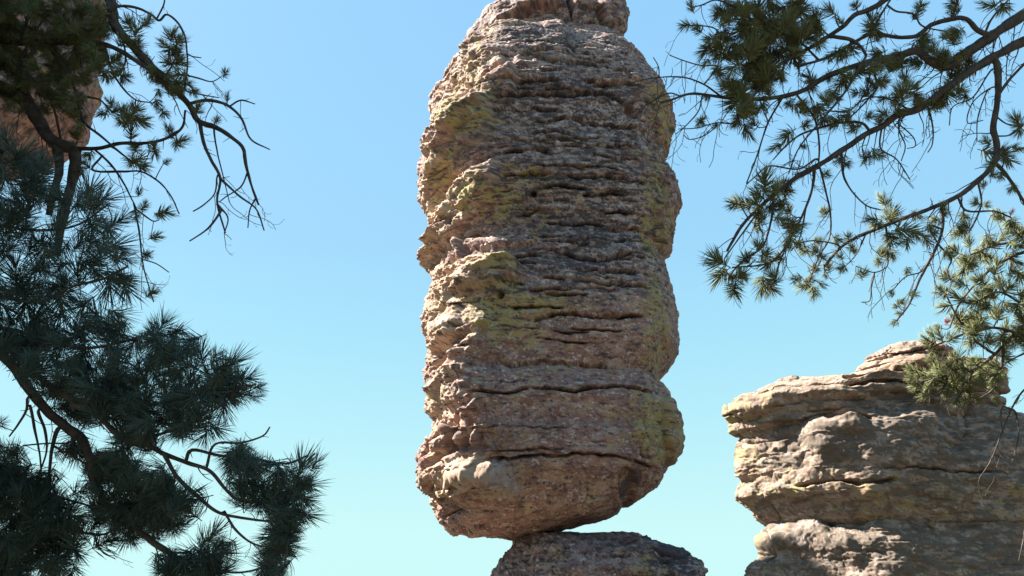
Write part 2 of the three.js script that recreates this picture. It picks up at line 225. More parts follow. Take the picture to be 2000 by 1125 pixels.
// ---- the balanced rock
const D0 = 20;
{
  const BL = [[22, 1099], [35, 1029], [50, 994], [78, 949], [100, 928], [130, 889], [150, 856], [165, 850], [180, 839], [200, 836], [215, 835], [240, 841], [260, 828], [290, 823], [320, 816], [350, 809], [380, 811], [400, 823], [415, 833], [430, 828], [460, 830], [480, 840], [510, 849], [530, 848], [560, 830], [590, 825], [620, 820], [650, 817], [660, 821], [680, 832], [700, 832], [730, 828], [760, 832], [790, 837], [800, 833], [815, 830], [835, 842], [865, 846], [870, 824], [890, 813], [920, 811], [945, 818], [960, 840], [975, 844], [1000, 846], [1020, 851], [1030, 872], [1040, 888], [1048, 921], [1052, 956], [1056, 991], [1059, 1006]];
  const BR = [[22, 1113], [40, 1147], [60, 1196], [70, 1208], [80, 1219], [90, 1228], [110, 1226], [130, 1239], [160, 1262], [190, 1275], [210, 1284], [240, 1299], [265, 1311], [290, 1306], [320, 1299], [350, 1286], [372, 1292], [380, 1301], [400, 1312], [430, 1321], [470, 1312], [490, 1302], [510, 1293], [530, 1289], [545, 1293], [570, 1302], [600, 1310], [640, 1321], [680, 1323], [710, 1318], [735, 1300], [750, 1290], [765, 1280], [770, 1291], [785, 1304], [800, 1311], [820, 1314], [850, 1310], [880, 1306], [900, 1297], [920, 1297], [940, 1290], [960, 1278], [980, 1253], [1000, 1225], [1015, 1195], [1025, 1161], [1032, 1133], [1040, 1100], [1050, 1050], [1056, 1015], [1059, 1006]];
  const features = [
    // joints across the lower half
    { t: 'crack', p: [[895, 776], [940, 772], [985, 779], [1030, 769], [1060, 767], [1120, 773], [1180, 764], [1230, 758], [1300, 772]], w: 4.5, d: 0.28 },
    { t: 'crack', p: [[935, 884], [985, 886], [1040, 884], [1120, 880]], w: 2.5, d: 0.12 },
    { t: 'crack', p: [[920, 906], [1000, 902], [1050, 898], [1110, 894], [1160, 892], [1200, 898], [1250, 902], [1315, 916]], w: 4, d: 0.26 },
    { t: 'over', p: [[1060, 893], [1140, 893], [1200, 900], [1310, 912]], h: 0.12, up: 30, g: 0.05, dn: 20 },
    { t: 'crack', p: [[940, 842], [1000, 838], [1060, 842], [1120, 840]], w: 2.2, d: 0.10 },
    { t: 'crack', p: [[930, 755], [985, 752], [1040, 750]], w: 2, d: 0.08 },
    { t: 'crack', p: [[1040, 680], [1100, 676], [1150, 682]], w: 2.2, d: 0.14 },
    { t: 'crack', p: [[960, 708], [1010, 718], [1080, 716], [1200, 720], [1300, 724]], w: 2.6, d: 0.13 },
    { t: 'over', p: [[930, 706], [970, 700], [1015, 716]], h: 0.08, up: 18, g: 0.04, dn: 14 },
    { t: 'crack', p: [[880, 1030], [930, 1022], [960, 1028]], w: 4, d: 0.12 },
    // strong joints across the upper half
    { t: 'crack', p: [[985, 112], [1050, 108], [1110, 112], [1180, 104], [1240, 112]], w: 4, d: 0.22 },
    { t: 'crack', p: [[1030, 140], [1090, 152], [1150, 148], [1230, 154]], w: 4.5, d: 0.26 },
    { t: 'crack', p: [[960, 232], [1020, 222], [1090, 224], [1160, 218], [1240, 226]], w: 5, d: 0.30 },
    { t: 'crack', p: [[1010, 200], [1060, 196], [1090, 200]], w: 5, d: 0.25 },
    { t: 'crack', p: [[1040, 272], [1100, 262], [1170, 270], [1250, 264]], w: 4, d: 0.22 },
    { t: 'crack', p: [[980, 330], [1030, 326], [1080, 332]], w: 4, d: 0.20 },
    { t: 'crack', p: [[1150, 330], [1190, 336], [1250, 330]], w: 3.5, d: 0.16 },
    { t: 'crack', p: [[1130, 404], [1180, 400], [1230, 402]], w: 4, d: 0.2 },
    { t: 'crack', p: [[1055, 490], [1110, 488], [1150, 492]], w: 3.5, d: 0.22 },
    { t: 'crack', p: [[1075, 510], [1120, 518], [1170, 522], [1230, 505], [1270, 515]], w: 4.5, d: 0.26 },
    { t: 'crack', p: [[1000, 522], [1050, 515]], w: 4, d: 0.2 },
    { t: 'crack', p: [[1110, 562], [1160, 568], [1225, 564]], w: 4.5, d: 0.24 },
    { t: 'crack', p: [[1060, 594], [1110, 596], [1150, 592]], w: 4, d: 0.20 },
    { t: 'crack', p: [[1040, 640], [1080, 632], [1110, 628]], w: 3.5, d: 0.18 },
    { x: 1042, y: 405, rx: 8, ry: 6, h: -0.3 }, { x: 978, y: 598, rx: 9, ry: 8, h: -0.3 }, { x: 970, y: 590, rx: 24, ry: 26, h: 0.12 },
    // slanting ledges of the sunlit left side: stone stands out below each line
    { t: 'shelf', p: [[905, 84], [950, 64], [1010, 40], [1060, 31], [1120, 30]], h: 0.42, dn: 60, g: 0.25, up: 16, e0: 0.02 },
    { t: 'shelf', p: [[838, 252], [880, 224], [920, 205], [965, 184], [1015, 168]], h: 0.55, dn: 50, g: 0.42, up: 22, e0: 0.05 },
    { t: 'over', p: [[845, 205], [890, 188], [940, 174], [990, 152]], h: 0.25, up: 26, g: 0.3, dn: 26, e0: 0.06 },
    { t: 'shelf', p: [[826, 318], [870, 282], [915, 250], [965, 228]], h: 0.5, dn: 46, g: 0.18, up: 16, e0: 0.05 },
    { t: 'shelf', p: [[905, 300], [935, 272], [965, 250]], h: 0.28, dn: 30, g: 0.12, up: 14 },
    { t: 'over', p: [[822, 396], [870, 380], [920, 362], [980, 334]], h: 0.22, up: 40, g: 0.3, dn: 22, e0: 0.05 },
    { t: 'shelf', p: [[828, 428], [870, 398], [910, 370], [960, 352], [985, 342]], h: 0.62, dn: 55, g: 0.3, up: 16, e0: 0.05 },
    { t: 'over', p: [[870, 492], [905, 480], [960, 492], [1010, 498], [1060, 490]], h: 0.16, up: 36, g: 0.12, dn: 20 },
    { t: 'shelf', p: [[845, 545], [890, 518], [930, 516], [985, 526], [1010, 534]], h: 0.42, dn: 30, g: 0.15, up: 14, e0: 0.04 },
    { t: 'shelf', p: [[900, 572], [940, 552], [980, 542], [1020, 540]], h: 0.32, dn: 22, g: 0.1, up: 10 },
    { x: 904, y: 480, rx: 8, ry: 34, rot: -6, h: 0.35 }, { x: 882, y: 500, rx: 16, ry: 18, h: -0.45 }, { x: 885, y: 535, rx: 14, ry: 16, h: -0.3 },
    { t: 'over', p: [[830, 668], [880, 662], [930, 654], [960, 650]], h: 0.25, up: 40, g: 0.3, dn: 16, e0: 0.05 },
    { t: 'shelf', p: [[875, 690], [905, 672], [940, 658]], h: 0.4, dn: 22, g: 0.2, up: 10 },
    { t: 'shelf', p: [[845, 722], [880, 716], [920, 722]], h: 0.4, dn: 22, g: 0.2, up: 10, e0: 0.04 },
    { x: 858, y: 690, rx: 22, ry: 16, h: -0.3 }, { x: 845, y: 745, rx: 14, ry: 22, h: 0.2 },
    { x: 908, y: 804, rx: 9, ry: 9, h: 0.25 }, { x: 924, y: 798, rx: 8, ry: 16, rot: -35, h: 0.28 },
    { x: 862, y: 850, rx: 26, ry: 26, h: 0.3 }, { x: 928, y: 862, rx: 8, ry: 20, h: 0.28 }, { x: 898, y: 860, rx: 10, ry: 22, h: 0.18 },
    { t: 'shelf', p: [[850, 905], [880, 890], [905, 882], [940, 888]], h: 0.42, dn: 40, g: 0.12, up: 12, e0: 0.04 },
    { t: 'shelf', p: [[880, 935], [930, 918], [970, 920], [1000, 936], [1020, 948]], h: 0.40, dn: 26, g: 0.08, up: 10, e0: 0.04 },
    { x: 925, y: 940, rx: 104, ry: 46, rot: -14, h: 0.34, hard: 0.9 }, { x: 950, y: 556, rx: 84, ry: 34, rot: 4, h: 0.30, hard: 0.7 }, { x: 905, y: 400, rx: 90, ry: 52, rot: 25, h: 0.30, hard: 0.8 }, { x: 900, y: 250, rx: 80, ry: 36, rot: 25, h: 0.25, hard: 0.8 }, { x: 870, y: 600, rx: 44, ry: 60, h: 0.22, hard: 0.8 }, { x: 870, y: 350, rx: 50, ry: 22, rot: 20, h: -0.3 }, { x: 945, y: 165, rx: 46, ry: 12, rot: 24, h: -0.4 }, { x: 880, y: 232, rx: 20, ry: 10, rot: 20, h: -0.35 }, { x: 832, y: 900, rx: 18, ry: 40, h: 0.35 }, { x: 905, y: 925, rx: 14, ry: 5, rot: 10, h: -0.25 }, { x: 846, y: 888, rx: 14, ry: 10, h: -0.25 },
    { t: 'crack', p: [[850, 1000], [880, 985], [905, 990]], w: 4, d: 0.15 },
    // the right flank: a facet with upright joints
    { x: 1303, y: 430, rx: 22, ry: 52, h: 0.22, hard: 0.4 }, { x: 1300, y: 240, rx: 22, ry: 60, h: 0.12 }, { x: 1318, y: 830, rx: 20, ry: 66, h: 0.2, hard: 0.3 },
    { x: 1290, y: 830, rx: 60, ry: 62, h: 0.10, hard: 0.5 }, { x: 1232, y: 240, rx: 22, ry: 12, h: -0.3 }, { x: 1236, y: 952, rx: 24, ry: 40, rot: 22, h: -0.16, hard: 0.5 }, { x: 1262, y: 690, rx: 40, ry: 70, h: 0.12 },
  ];
  // many short tight joints in the thin beds
  { const r = mulberry(31); for (let k = 0; k < 64; k++) { const x = 985 + r() * 250, y = 95 + r() * 580, l = 40 + r() * 100, t = (r() - 0.5) * 14, x0 = Math.max(970, x - l / 2), x1 = Math.min(1275, x + l / 2); features.push({ t: 'crack', p: [[x0, y - t / 2], [(x0 + x1) / 2, y + (r() - 0.5) * 8], [x1, y + t / 2]], w: 2.2 + r() * 1.8, d: 0.12 + r() * 0.14, e0: 0.2, e1: 0.2 }); } }
  const z0 = -D0 + 1.9, P = (x, y, rx, ry, a, rot = 0) => ({ x, y, rx, ry, a, rot });
  const pr = (l) => prepare(l, D0, z0);
  const yellow = pr([P(885, 175, 50, 34, 0.8, 30), P(925, 120, 60, 40, 0.5, 30), P(930, 275, 50, 70, 1.0, 45), P(960, 240, 30, 40, 0.8), P(880, 330, 50, 40, 0.7, 30), P(1030, 395, 70, 40, 0.9), P(985, 430, 60, 60, 0.9, 20), P(945, 410, 40, 40, 0.8), P(1050, 450, 70, 30, 0.6), P(985, 560, 50, 40, 1.0), P(985, 630, 90, 80, 1.1, 20), P(1060, 620, 90, 40, 0.8), P(1010, 680, 60, 34, 0.8), P(1290, 230, 34, 80, 0.95), P(1275, 400, 44, 130, 0.9), P(1265, 480, 30, 70, 0.9), P(1275, 620, 40, 120, 0.9), P(1280, 700, 40, 60, 0.9), P(1275, 840, 62, 80, 1.35), P(1225, 930, 14, 26, 0.8), P(1000, 60, 70, 30, 0.45), P(1130, 40, 60, 30, 0.5)]);
  const grey = pr([P(1120, 140, 170, 110, 1.1), P(1130, 290, 180, 120, 1.3), P(1180, 420, 130, 90, 1.2), P(1180, 510, 120, 90, 1.2), P(1090, 580, 130, 80, 0.7), P(1230, 160, 60, 100, 0.8)]);
  const black = pr([P(1120, 330, 220, 320, 0.6), P(1130, 520, 200, 120, 0.5), P(1060, 110, 120, 60, 0.8), P(1120, 230, 170, 50, 0.9), P(1010, 250, 70, 60, 0.8), P(1210, 330, 60, 60, 0.7), P(1150, 480, 130, 70, 0.9), P(1100, 540, 130, 60, 0.9), P(960, 600, 80, 60, 0.6), P(1000, 330, 60, 50, 0.6)]);
  const spot = pr([P(1232, 962, 17, 26, 1, -20), P(1244, 940, 16, 28, 1, -20), P(1225, 970, 16, 16, 1)]);
  const red = pr([P(1150, 700, 260, 130, 0.5), P(1100, 900, 280, 150, 0.7), P(1000, 1000, 220, 70, 0.8), P(860, 700, 80, 300, 0.5)]);
  const tan = pr([P(880, 600, 90, 120, 0.7), P(910, 930, 130, 70, 0.45), P(880, 560, 120, 60, 0.7), P(900, 400, 90, 60, 0.6), P(960, 60, 90, 40, 0.7), P(900, 240, 90, 60, 0.4), P(850, 400, 80, 160, 0.6), P(890, 180, 90, 110, 0.5), P(850, 760, 60, 110, 0.5), P(1030, 960, 200, 60, 0.25), P(1030, 995, 22, 14, 0.9)]);  // paler mostly on the sunlit left flank: sunlight strengthened in the stone colour
  const rough = pr([P(900, 920, 150, 90, 2), P(860, 850, 60, 60, 1.2), P(900, 560, 120, 60, 1), P(890, 400, 90, 60, 0.8)]);
  const tint = (x, y, z, n) => {
    const f = n.z > -0.3;
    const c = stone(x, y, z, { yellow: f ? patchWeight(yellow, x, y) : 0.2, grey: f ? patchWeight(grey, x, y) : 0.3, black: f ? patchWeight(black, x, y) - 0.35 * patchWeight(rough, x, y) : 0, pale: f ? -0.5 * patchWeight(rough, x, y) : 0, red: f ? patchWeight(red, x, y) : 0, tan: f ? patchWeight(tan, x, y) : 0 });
    if (f) mixTo(c, BLACK, sstep(0.15, 0.55, patchWeight(spot, x, y) * 0.9 + 0.5 * fbm(x * 4, y * 4, z * 4, 4)) * 0.75);
    return c;
  };
  const yUp = onPlane(1000, 690, D0).y, yMid = onPlane(1000, 560, D0).y, xLeft = onPlane(960, 600, D0).x;
  const disp = (x, y, z, n) => {
    const up = sstep(yUp - 0.3, yMid, y), left = sstep(xLeft + 0.3, xLeft - 0.9, x + 0.25 * noise(x, y * 0.8, 4));
    let d = -0.07 + 0.13 * fbm(x * 0.45, y * 0.4, z * 0.45, 3);
    d += (0.035 + 0.02 * up + 0.07 * left) * strata(x, y, z, 0.62, 0.28, 3.1);
    d += (0.014 + 0.085 * up * (1 - 0.5 * left)) * strata(x, y, z, 0.20, 0.12, 8.7, -0.15);
    d += 0.05 * up * (1 - 0.7 * left) * strata(x, y, z, 0.105, 0.08, 5.2, -0.05);
    d += (0.03 + 0.02 * up + 0.04 * left) * fbm(x * 2.1, y * 3.2, z * 2.1, 3);
    d += left * (0.22 * (0.2 - Math.abs(noise(x * 0.9 + 4, y * 1.0, z * 0.9))) + 0.14 * (0.2 - Math.abs(noise(x * 2.2, y * 2.0 + 8, z * 2.2))) + 0.05 * (0.3 - Math.abs(noise(x * 5, y * 4 + 8, z * 5))));
    d += (0.014 + 0.012 * up + 0.014 * left) * fbm(x * 7, y * 15, z * 7, 3) * 1.6;
    d += (0.008 + 0.008 * up) * noise(x * 24, y * 30, z * 24);
    d += (0.08 + 0.14 * left) * spall(x, y, z, 1.1, 7) + (0.035 + 0.03 * left) * spall(x, y, z, 3.4, 6) + Math.min(1, patchWeight(rough, x, y)) * (0.14 * spall(x, y, z, 2.2, 5) + 0.10 * spall(x + 5, y, z, 5, 4) + 0.13 * (0.2 - Math.abs(noise(x * 3.4 + 3, y * 3.0, z * 3.4))) + 0.07 * (0.2 - Math.abs(noise(x * 8 + 3, y * 7, z * 8)))) - (0.05 + 0.05 * sstep(0.2, 0.7, n.x)) * fracture(x, y, z, 0.9) - 0.03 * fracture(x + 9, y, z, 2.2);
    return d;
  };
  const t = thing('balanced_rock', 'tall reddish brown rock column with yellow green lichen balanced on a narrow contact point', 'balanced rock', new THREE.Vector3(onPlane(1070, 1040, D0).x, onPlane(1070, 1040, D0).y, -D0));
  part('rock_column', rockGeometry({ L: BL, R: BR, y0: 22, y1: 1059, D: D0, deep: [[22, 0.2], [60, 0.34], [78, 0.42], [100, 0.54], [150, 0.74], [220, 0.88], [300, 0.92], [1059, 0.92]], plan2: BLUNT, mix: (y) => sstep(650, 700, y) * sstep(905, 860, y) * 0.9 + 0.2, step: 1.35, around: 500, disp, features, tint }), rockMaterial, t);
  const CL = [[-75, 1060], [-60, 1010], [-30, 990], [0, 973], [12, 958], [25, 944], [40, 930], [55, 922], [75, 913], [84, 918], [92, 980]], CR = [[-75, 1100], [-60, 1190], [-20, 1218], [0, 1222], [30, 1225], [60, 1223], [70, 1216], [84, 1205], [92, 1150]];
  const cf = [{ t: 'over', p: [[905, 80], [945, 62], [1000, 38], [1050, 24], [1110, 22]], h: 0.35, up: 40, g: 0.3, dn: 20, e0: 0.02 }, { t: 'crack', p: [[1105, 2], [1112, 20], [1118, 34]], w: 20, d: 0.3 }, { x: 1190, y: 30, rx: 36, ry: 50, h: 0.3 }, { x: 1175, y: 45, rx: 10, ry: 26, rot: 25, h: -0.4 }, { x: 1140, y: 15, rx: 26, ry: 18, h: 0.25 }];
  const cyl = pr([P(1000, 20, 70, 40, 0.8), P(1150, 10, 60, 40, 0.7), P(1205, 50, 30, 50, 0.8)]);
  part('cap_block', rockGeometry({
    L: CL, R: CR, y0: -75, y1: 92, D: D0, deep: [[-75, 0.2], [40, 0.40], [92, 0.36]], step: 1.6, around: 300, features: cf,
    disp: (x, y, z) => 0.2 * fbm(x * 0.7, y * 0.8, z * 0.7, 3) + 0.1 * strata(x, y, z, 0.5, 0.4, 5.5) + 0.08 * fbm(x * 2.2, y * 3, z * 2.2, 3) + 0.02 * fbm(x * 8, y * 12, z * 8, 3) + 0.18 * spall(x, y, z, 1.1, 6),
    tint: (x, y, z, n) => stone(x, y, z, { yellow: n.z > -0.3 ? patchWeight(cyl, x, y) : 0.2, black: 0.4, grey: 0.3 }),
  }), rockMaterial, t);
}
// ---- its pedestal
{
  const D = D0, L = [[1043, 1012], [1046, 1006], [1052, 1000], [1062, 995], [1075, 989], [1090, 985], [1105, 974], [1125, 966], [1180, 950], [1260, 930], [1330, 900]], R = [[1043, 1192], [1045, 1222], [1049, 1245], [1053, 1263], [1062, 1291], [1075, 1322], [1085, 1337], [1100, 1352], [1125, 1363], [1180, 1382], [1260, 1407], [1330, 1437]];
  const pr = (l) => prepare(l, D, -D + 1.6), P = (x, y, rx, ry, a, rot = 0) => ({ x, y, rx, ry, a, rot });
  const grey = pr([P(1320, 1090, 70, 60, 1.5), P(1270, 1100, 60, 40, 1.0)]), yellow = pr([P(1270, 1105, 50, 30, 0.9)]), black = pr([P(1320, 1080, 60, 50, 1.1), P(1220, 1070, 60, 30, 0.4)]);
  const o = onPlane(1170, 1330, D);
  const t = thing('pedestal_rock', 'low broad grey brown rock carrying the tall balanced column on its top', 'rock', new THREE.Vector3(o.x, 0, -D));
  part('rock_body', rockGeometry({
    L, R, y0: 1043, y1: 1330, D, deep: [[1043, 0.62], [1052, 0.74], [1070, 0.84], [1330, 0.85]], step: 1.6, around: 340,
    features: [{ t: 'crack', p: [[1240, 1060], [1290, 1072], [1350, 1090]], w: 5, d: 0.15 }, { t: 'crack', p: [[1110, 1082], [1180, 1088], [1240, 1080]], w: 3, d: 0.08 }],
    disp: (x, y, z) => 0.16 * fbm(x * 0.7, y * 0.8, z * 0.7, 3) + 0.09 * strata(x, y, z, 0.45, 0.3, 2.2) + 0.03 * strata(x, y, z, 0.14, 0.1, 7.2) + 0.06 * fbm(x * 2.4, y * 3, z * 2.4, 3) + 0.02 * fbm(x * 8, y * 11, z * 8, 3) + 0.006 * noise(x * 26, y * 30, z * 26) + 0.26 * spall(x, y, z, 1.3, 6) + 0.08 * spall(x, y, z, 3.4, 6) - 0.10 * fracture(x, y, z, 0.9) - 0.05 * fracture(x + 7, y, z, 1.9),
    tint: (x, y, z, n) => { const c = stone(x, y, z, { grey: patchWeight(grey, x, y) + 0.2, yellow: patchWeight(yellow, x, y), black: patchWeight(black, x, y) + 0.2 }); return c; },
  }), rockMaterial, t);
}
// ---- the layered outcrop at the right
{
  const D = 12, pr = (l) => prepare(l, D, -D), P = (x, y, rx, ry, a, rot = 0) => ({ x, y, rx, ry, a, rot });
  const o = onPlane(1760, 1100, D);
  const t = thing('rock_outcrop', 'broad layered brown rock outcrop with a thin slab on top, right of the balanced column', 'rock outcrop', new THREE.Vector3(o.x, 0, -D));
  const yellow = pr([P(1470, 770, 70, 60, 0.9), P(1480, 870, 60, 90, 0.9), P(1500, 960, 90, 60, 0.6), P(1720, 970, 90, 60, 1.0), P(1860, 960, 120, 60, 0.9), P(1990, 970, 60, 60, 0.9), P(1640, 950, 60, 40, 0.6), P(1760, 740, 60, 40, 0.7), P(1520, 1060, 70, 50, 0.6), P(1850, 1090, 90, 60, 0.7)]);
  const grey = pr([P(1780, 880, 190, 80, 1.2), P(1900, 900, 140, 140, 1.2), P(1620, 860, 120, 60, 0.7), P(1750, 1060, 250, 60, 1.0)]);
  const black = pr([P(1660, 860, 160, 70, 0.9), P(1800, 780, 160, 60, 0.8), P(1830, 950, 100, 50, 0.7), P(1900, 880, 140, 120, 0.7), P(1720, 1080, 200, 70, 0.9), P(1930, 1060, 120, 70, 0.9)]);
  const red = pr([P(1700, 700, 150, 40, 1.0), P(1480, 1000, 60, 50, 1.0), P(1440, 945, 40, 30, 0.9)]);
  const tint = (dark) => (x, y, z, n) => { const c = stone(x, y, z, { yellow: patchWeight(yellow, x, y) * 0.72, grey: patchWeight(grey, x, y) + 0.1, black: patchWeight(black, x, y) + 0.18, red: patchWeight(red, x, y), tan: 0.15 }); mixTo(c, [0.19, 0.145, 0.095], 0.38); return c; };
  const disp = (k, s, xl, sp = 1) => { const X = onPlane(xl, 900, D).x; return (x, y, z, n) => {
    const left = sstep(X + 0.4, X - 0.9, x);
    return 0.14 * fbm(x * 0.6, y * 0.7, z * 0.6, 3) + k * strata(x, y, z, 0.42, 0.2, s) + 0.5 * k * strata(x, y, z, 0.15, 0.12, s + 4, -0.1) + 0.05 * fbm(x * 2.4, y * 3.4, z * 2.4, 3) + left * (0.07 * (0.3 - Math.abs(noise(x * 1.8, y * 2.2 + s, z * 1.8))) + 0.07 * (0.3 - Math.abs(noise(x * 5, y * 5 + s, z * 5)))) + 0.024 * fbm(x * 8, y * 13, z * 8, 3) + 0.007 * noise(x * 30, y * 34, z * 30) + sp * 0.14 * spall(x, y, z, 1.4, 7) + 0.04 * spall(x, y, z, 4.2, 6) - 0.05 * fracture(x, y, z, 1.2); }; };
  part('top_slab', rockGeometry({
    L: [[673, 1780], [676, 1752], [682, 1722], [690, 1700], [699, 1690], [707, 1692], [712, 1698], [717, 1680], [725, 1672], [733, 1690]], R: [[673, 1800], [677, 1826], [683, 1842], [690, 1852], [701, 1854], [712, 1850], [717, 1875], [725, 1885], [733, 1870]], y0: 673, y1: 733, D: 12.7, deep: 0.75, plan: ROUND, step: 1.2, around: 150, back: 30,
    features: [{ t: 'crack', p: [[1740, 684], [1790, 683], [1845, 679]], w: 3, d: 0.2, e1: 0.01 }], disp: disp(0.06, 1.5, 1600), tint: tint(),
  }), rockMaterial, t);
  part('upper_layer', rockGeometry({
    L: [[703, 1696], [709, 1676], [715, 1636], [720, 1571], [726, 1541], [735, 1516], [745, 1486], [755, 1466], [765, 1453], [780, 1449], [795, 1462], [815, 1468], [825, 1484], [838, 1499], [846, 1518]],
    R: [[697, 1960], [703, 1985], [712, 2012], [730, 2022], [755, 2020], [780, 2012], [800, 2004], [838, 1990], [846, 1980]], y0: 703, y1: 846, D, deep: [[703, 1.0], [710, 0.8], [720, 0.56], [740, 0.47], [760, 0.43], [846, 0.42]], zShift: -0.95, step: 1.5, around: 400,
    features: [
      { t: 'over', p: [[1440, 800], [1500, 788], [1560, 780], [1640, 775], [1740, 768], [1850, 770], [1960, 775]], h: 0.12, up: 30, g: 0.14, dn: 12, e0: 0.04 }, { t: 'crack', p: [[1500, 762], [1600, 750], [1720, 748], [1840, 752]], w: 3, d: 0.14 },
      { t: 'crack', p: [[1520, 738], [1600, 730], [1680, 724], [1760, 722]], w: 3, d: 0.12 }, { t: 'crack', p: [[1640, 737], [1700, 728], [1770, 725]], w: 3, d: 0.15 },
    ], disp: disp(0.17, 6.4, 1500, 0.3), tint: tint(),
  }), rockMaterial, t);
  part('main_block', rockGeometry({
    L: [[776, 1752], [784, 1632], [796, 1572], [806, 1542], [820, 1516], [835, 1504], [850, 1501], [865, 1495], [890, 1495], [915, 1499], [925, 1489], [940, 1479], [955, 1482], [970, 1502], [985, 1517], [1000, 1528], [1012, 1546], [1022, 1572]],
    R: [[776, 1990], [784, 2020], [796, 2050], [820, 2100], [850, 2130], [900, 2150], [960, 2150], [1010, 2140], [1022, 2120]], y0: 776, y1: 1022, D, deep: [[776, 1.1], [784, 0.66], [796, 0.56], [820, 0.48], [1022, 0.47]], step: 1.6, around: 420, zShift: -1.05,
    features: [
      { t: 'shelf', p: [[1450, 845], [1500, 812], [1560, 796], [1620, 792], [1680, 796]], h: 0.28, dn: 60, g: 0.10, up: 14, e0: 0.02 },
      { t: 'shelf', p: [[1570, 852], [1640, 828], [1700, 818], [1760, 822], [1840, 832]], h: 0.3, dn: 46, g: 0.12, up: 10 },
      { t: 'crack', p: [[1620, 830], [1660, 826], [1690, 830]], w: 5, d: 0.25 }, { t: 'over', p: [[1440, 930], [1500, 922], [1560, 930], [1640, 936]], h: 0.10, up: 30, g: 0.10, dn: 14, e0: 0.02 },
      { t: 'crack', p: [[1560, 945], [1640, 945], [1740, 948]], w: 3.5, d: 0.14 }, { t: 'crack', p: [[1690, 925], [1800, 922], [1960, 925]], w: 2.5, d: 0.1 }, 
      { t: 'over', p: [[1560, 792], [1660, 800], [1780, 804], [1900, 806]], h: 0.06, up: 20, g: 0.14, dn: 12 },
    ], disp: disp(0.035, 9.2, 1540), tint: tint(),
  }), rockMaterial, t);
  part('base_block', rockGeometry({
    L: [[1012, 1710], [1015, 1629], [1018, 1595], [1024, 1577], [1032, 1564], [1045, 1554], [1060, 1539], [1085, 1528], [1105, 1519], [1125, 1511], [1250, 1491], [1420, 1461]],
    R: [[1012, 2040], [1020, 2080], [1060, 2110], [1125, 2120], [1420, 2160]], y0: 1012, y1: 1420, D, deep: [[1012, 0.62], [1018, 0.55], [1030, 0.5], [1420, 0.5]], step: 1.8, around: 400, zShift: -1.0,
    features: [{ t: 'shelf', p: [[1480, 1050], [1520, 1032], [1570, 1022], [1640, 1022]], h: 0.3, dn: 30, g: 0.05, up: 10, e0: 0.02 }, { t: 'shelf', p: [[1540, 1062], [1600, 1052], [1670, 1050]], h: 0.2, dn: 26, g: 0.08, up: 8 }, { t: 'over', p: [[1480, 1075], [1530, 1066], [1590, 1072]], h: 0.2, up: 20, g: 0.15, dn: 14 }],
    disp: disp(0.05, 12.6, 1560), tint: tint(),
  }), rockMaterial, t);
}
// ---- the spire behind the upper left branches
{
  const D = 14.5, o = onPlane(0, 200, D), pr = (l) => prepare(l, D, -D + 1.5), P = (x, y, rx, ry, a, rot = 0) => ({ x, y, rx, ry, a, rot });
  const yellow = pr([P(100, 230, 70, 50, 0.8), P(70, 60, 60, 80, 0.6), P(120, 260, 50, 40, 0.8)]), red = pr([P(40, 230, 120, 90, 0.9)]);
  const t = thing('rock_spire', 'orange brown overhanging rock spire seen between the dark pine branches at the upper left', 'rock', new THREE.Vector3(-9, 0, -D));
  part('rock_body', rockGeometry({
    L: [[-150, -180], [-110, -330], [0, -380], [200, -390], [300, -370], [500, -400], [900, -480], [1400, -560]], R: [[-150, 60], [-130, 150], [-80, 205], [0, 190], [60, 187], [110, 182], [160, 176], [200, 171], [225, 168], [250, 155], [270, 136], [285, 112], [300, 80], [320, 0], [345, -40], [500, -60], [900, -120], [1400, -160]], y0: -150, y1: 1400, D, deep: 0.5, step: 4, around: 260,
    features: [{ t: 'crack', p: [[10, 120], [70, 140], [140, 130], [195, 140]], w: 5, d: 0.12 }, { t: 'over', p: [[20, 205], [90, 190], [160, 170]], h: 0.12, up: 40, g: 0.1, dn: 20 }],
    disp: (x, y, z) => 0.16 * fbm(x * 0.8, y * 0.9, z * 0.8, 3) + 0.06 * strata(x, y, z, 0.4, 0.4, 4.4) + 0.05 * fbm(x * 2.6, y * 3, z * 2.6, 3) + 0.015 * fbm(x * 9, y * 12, z * 9, 3) + 0.2 * spall(x, y, z, 1.0, 6) - 0.08 * fracture(x, y, z, 0.9),
    tint: (x, y, z, n) => stone(x, y, z, { red: patchWeight(red, x, y) + 0.2, yellow: patchWeight(yellow, x, y), tan: -0.2, grey: -0.1, pale: -0.5, black: 0.3 }),
  }), rockMaterial, t);
}

// ------------------------------------------------------------------ pines
const rnd = mulberry(2024);
const bark = new THREE.MeshStandardMaterial({ vertexColors: true, color: new THREE.Color().setRGB(0.060, 0.047, 0.041), roughness: 0.9 });
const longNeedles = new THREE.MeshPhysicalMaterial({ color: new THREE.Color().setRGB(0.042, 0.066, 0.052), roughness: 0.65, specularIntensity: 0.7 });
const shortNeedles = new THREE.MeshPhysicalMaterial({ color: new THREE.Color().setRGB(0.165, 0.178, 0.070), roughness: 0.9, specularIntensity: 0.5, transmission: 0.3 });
const witheredNeedles = new THREE.MeshStandardMaterial({ color: new THREE.Color().setRGB(0.24, 0.07, 0.06), roughness: 0.7 });

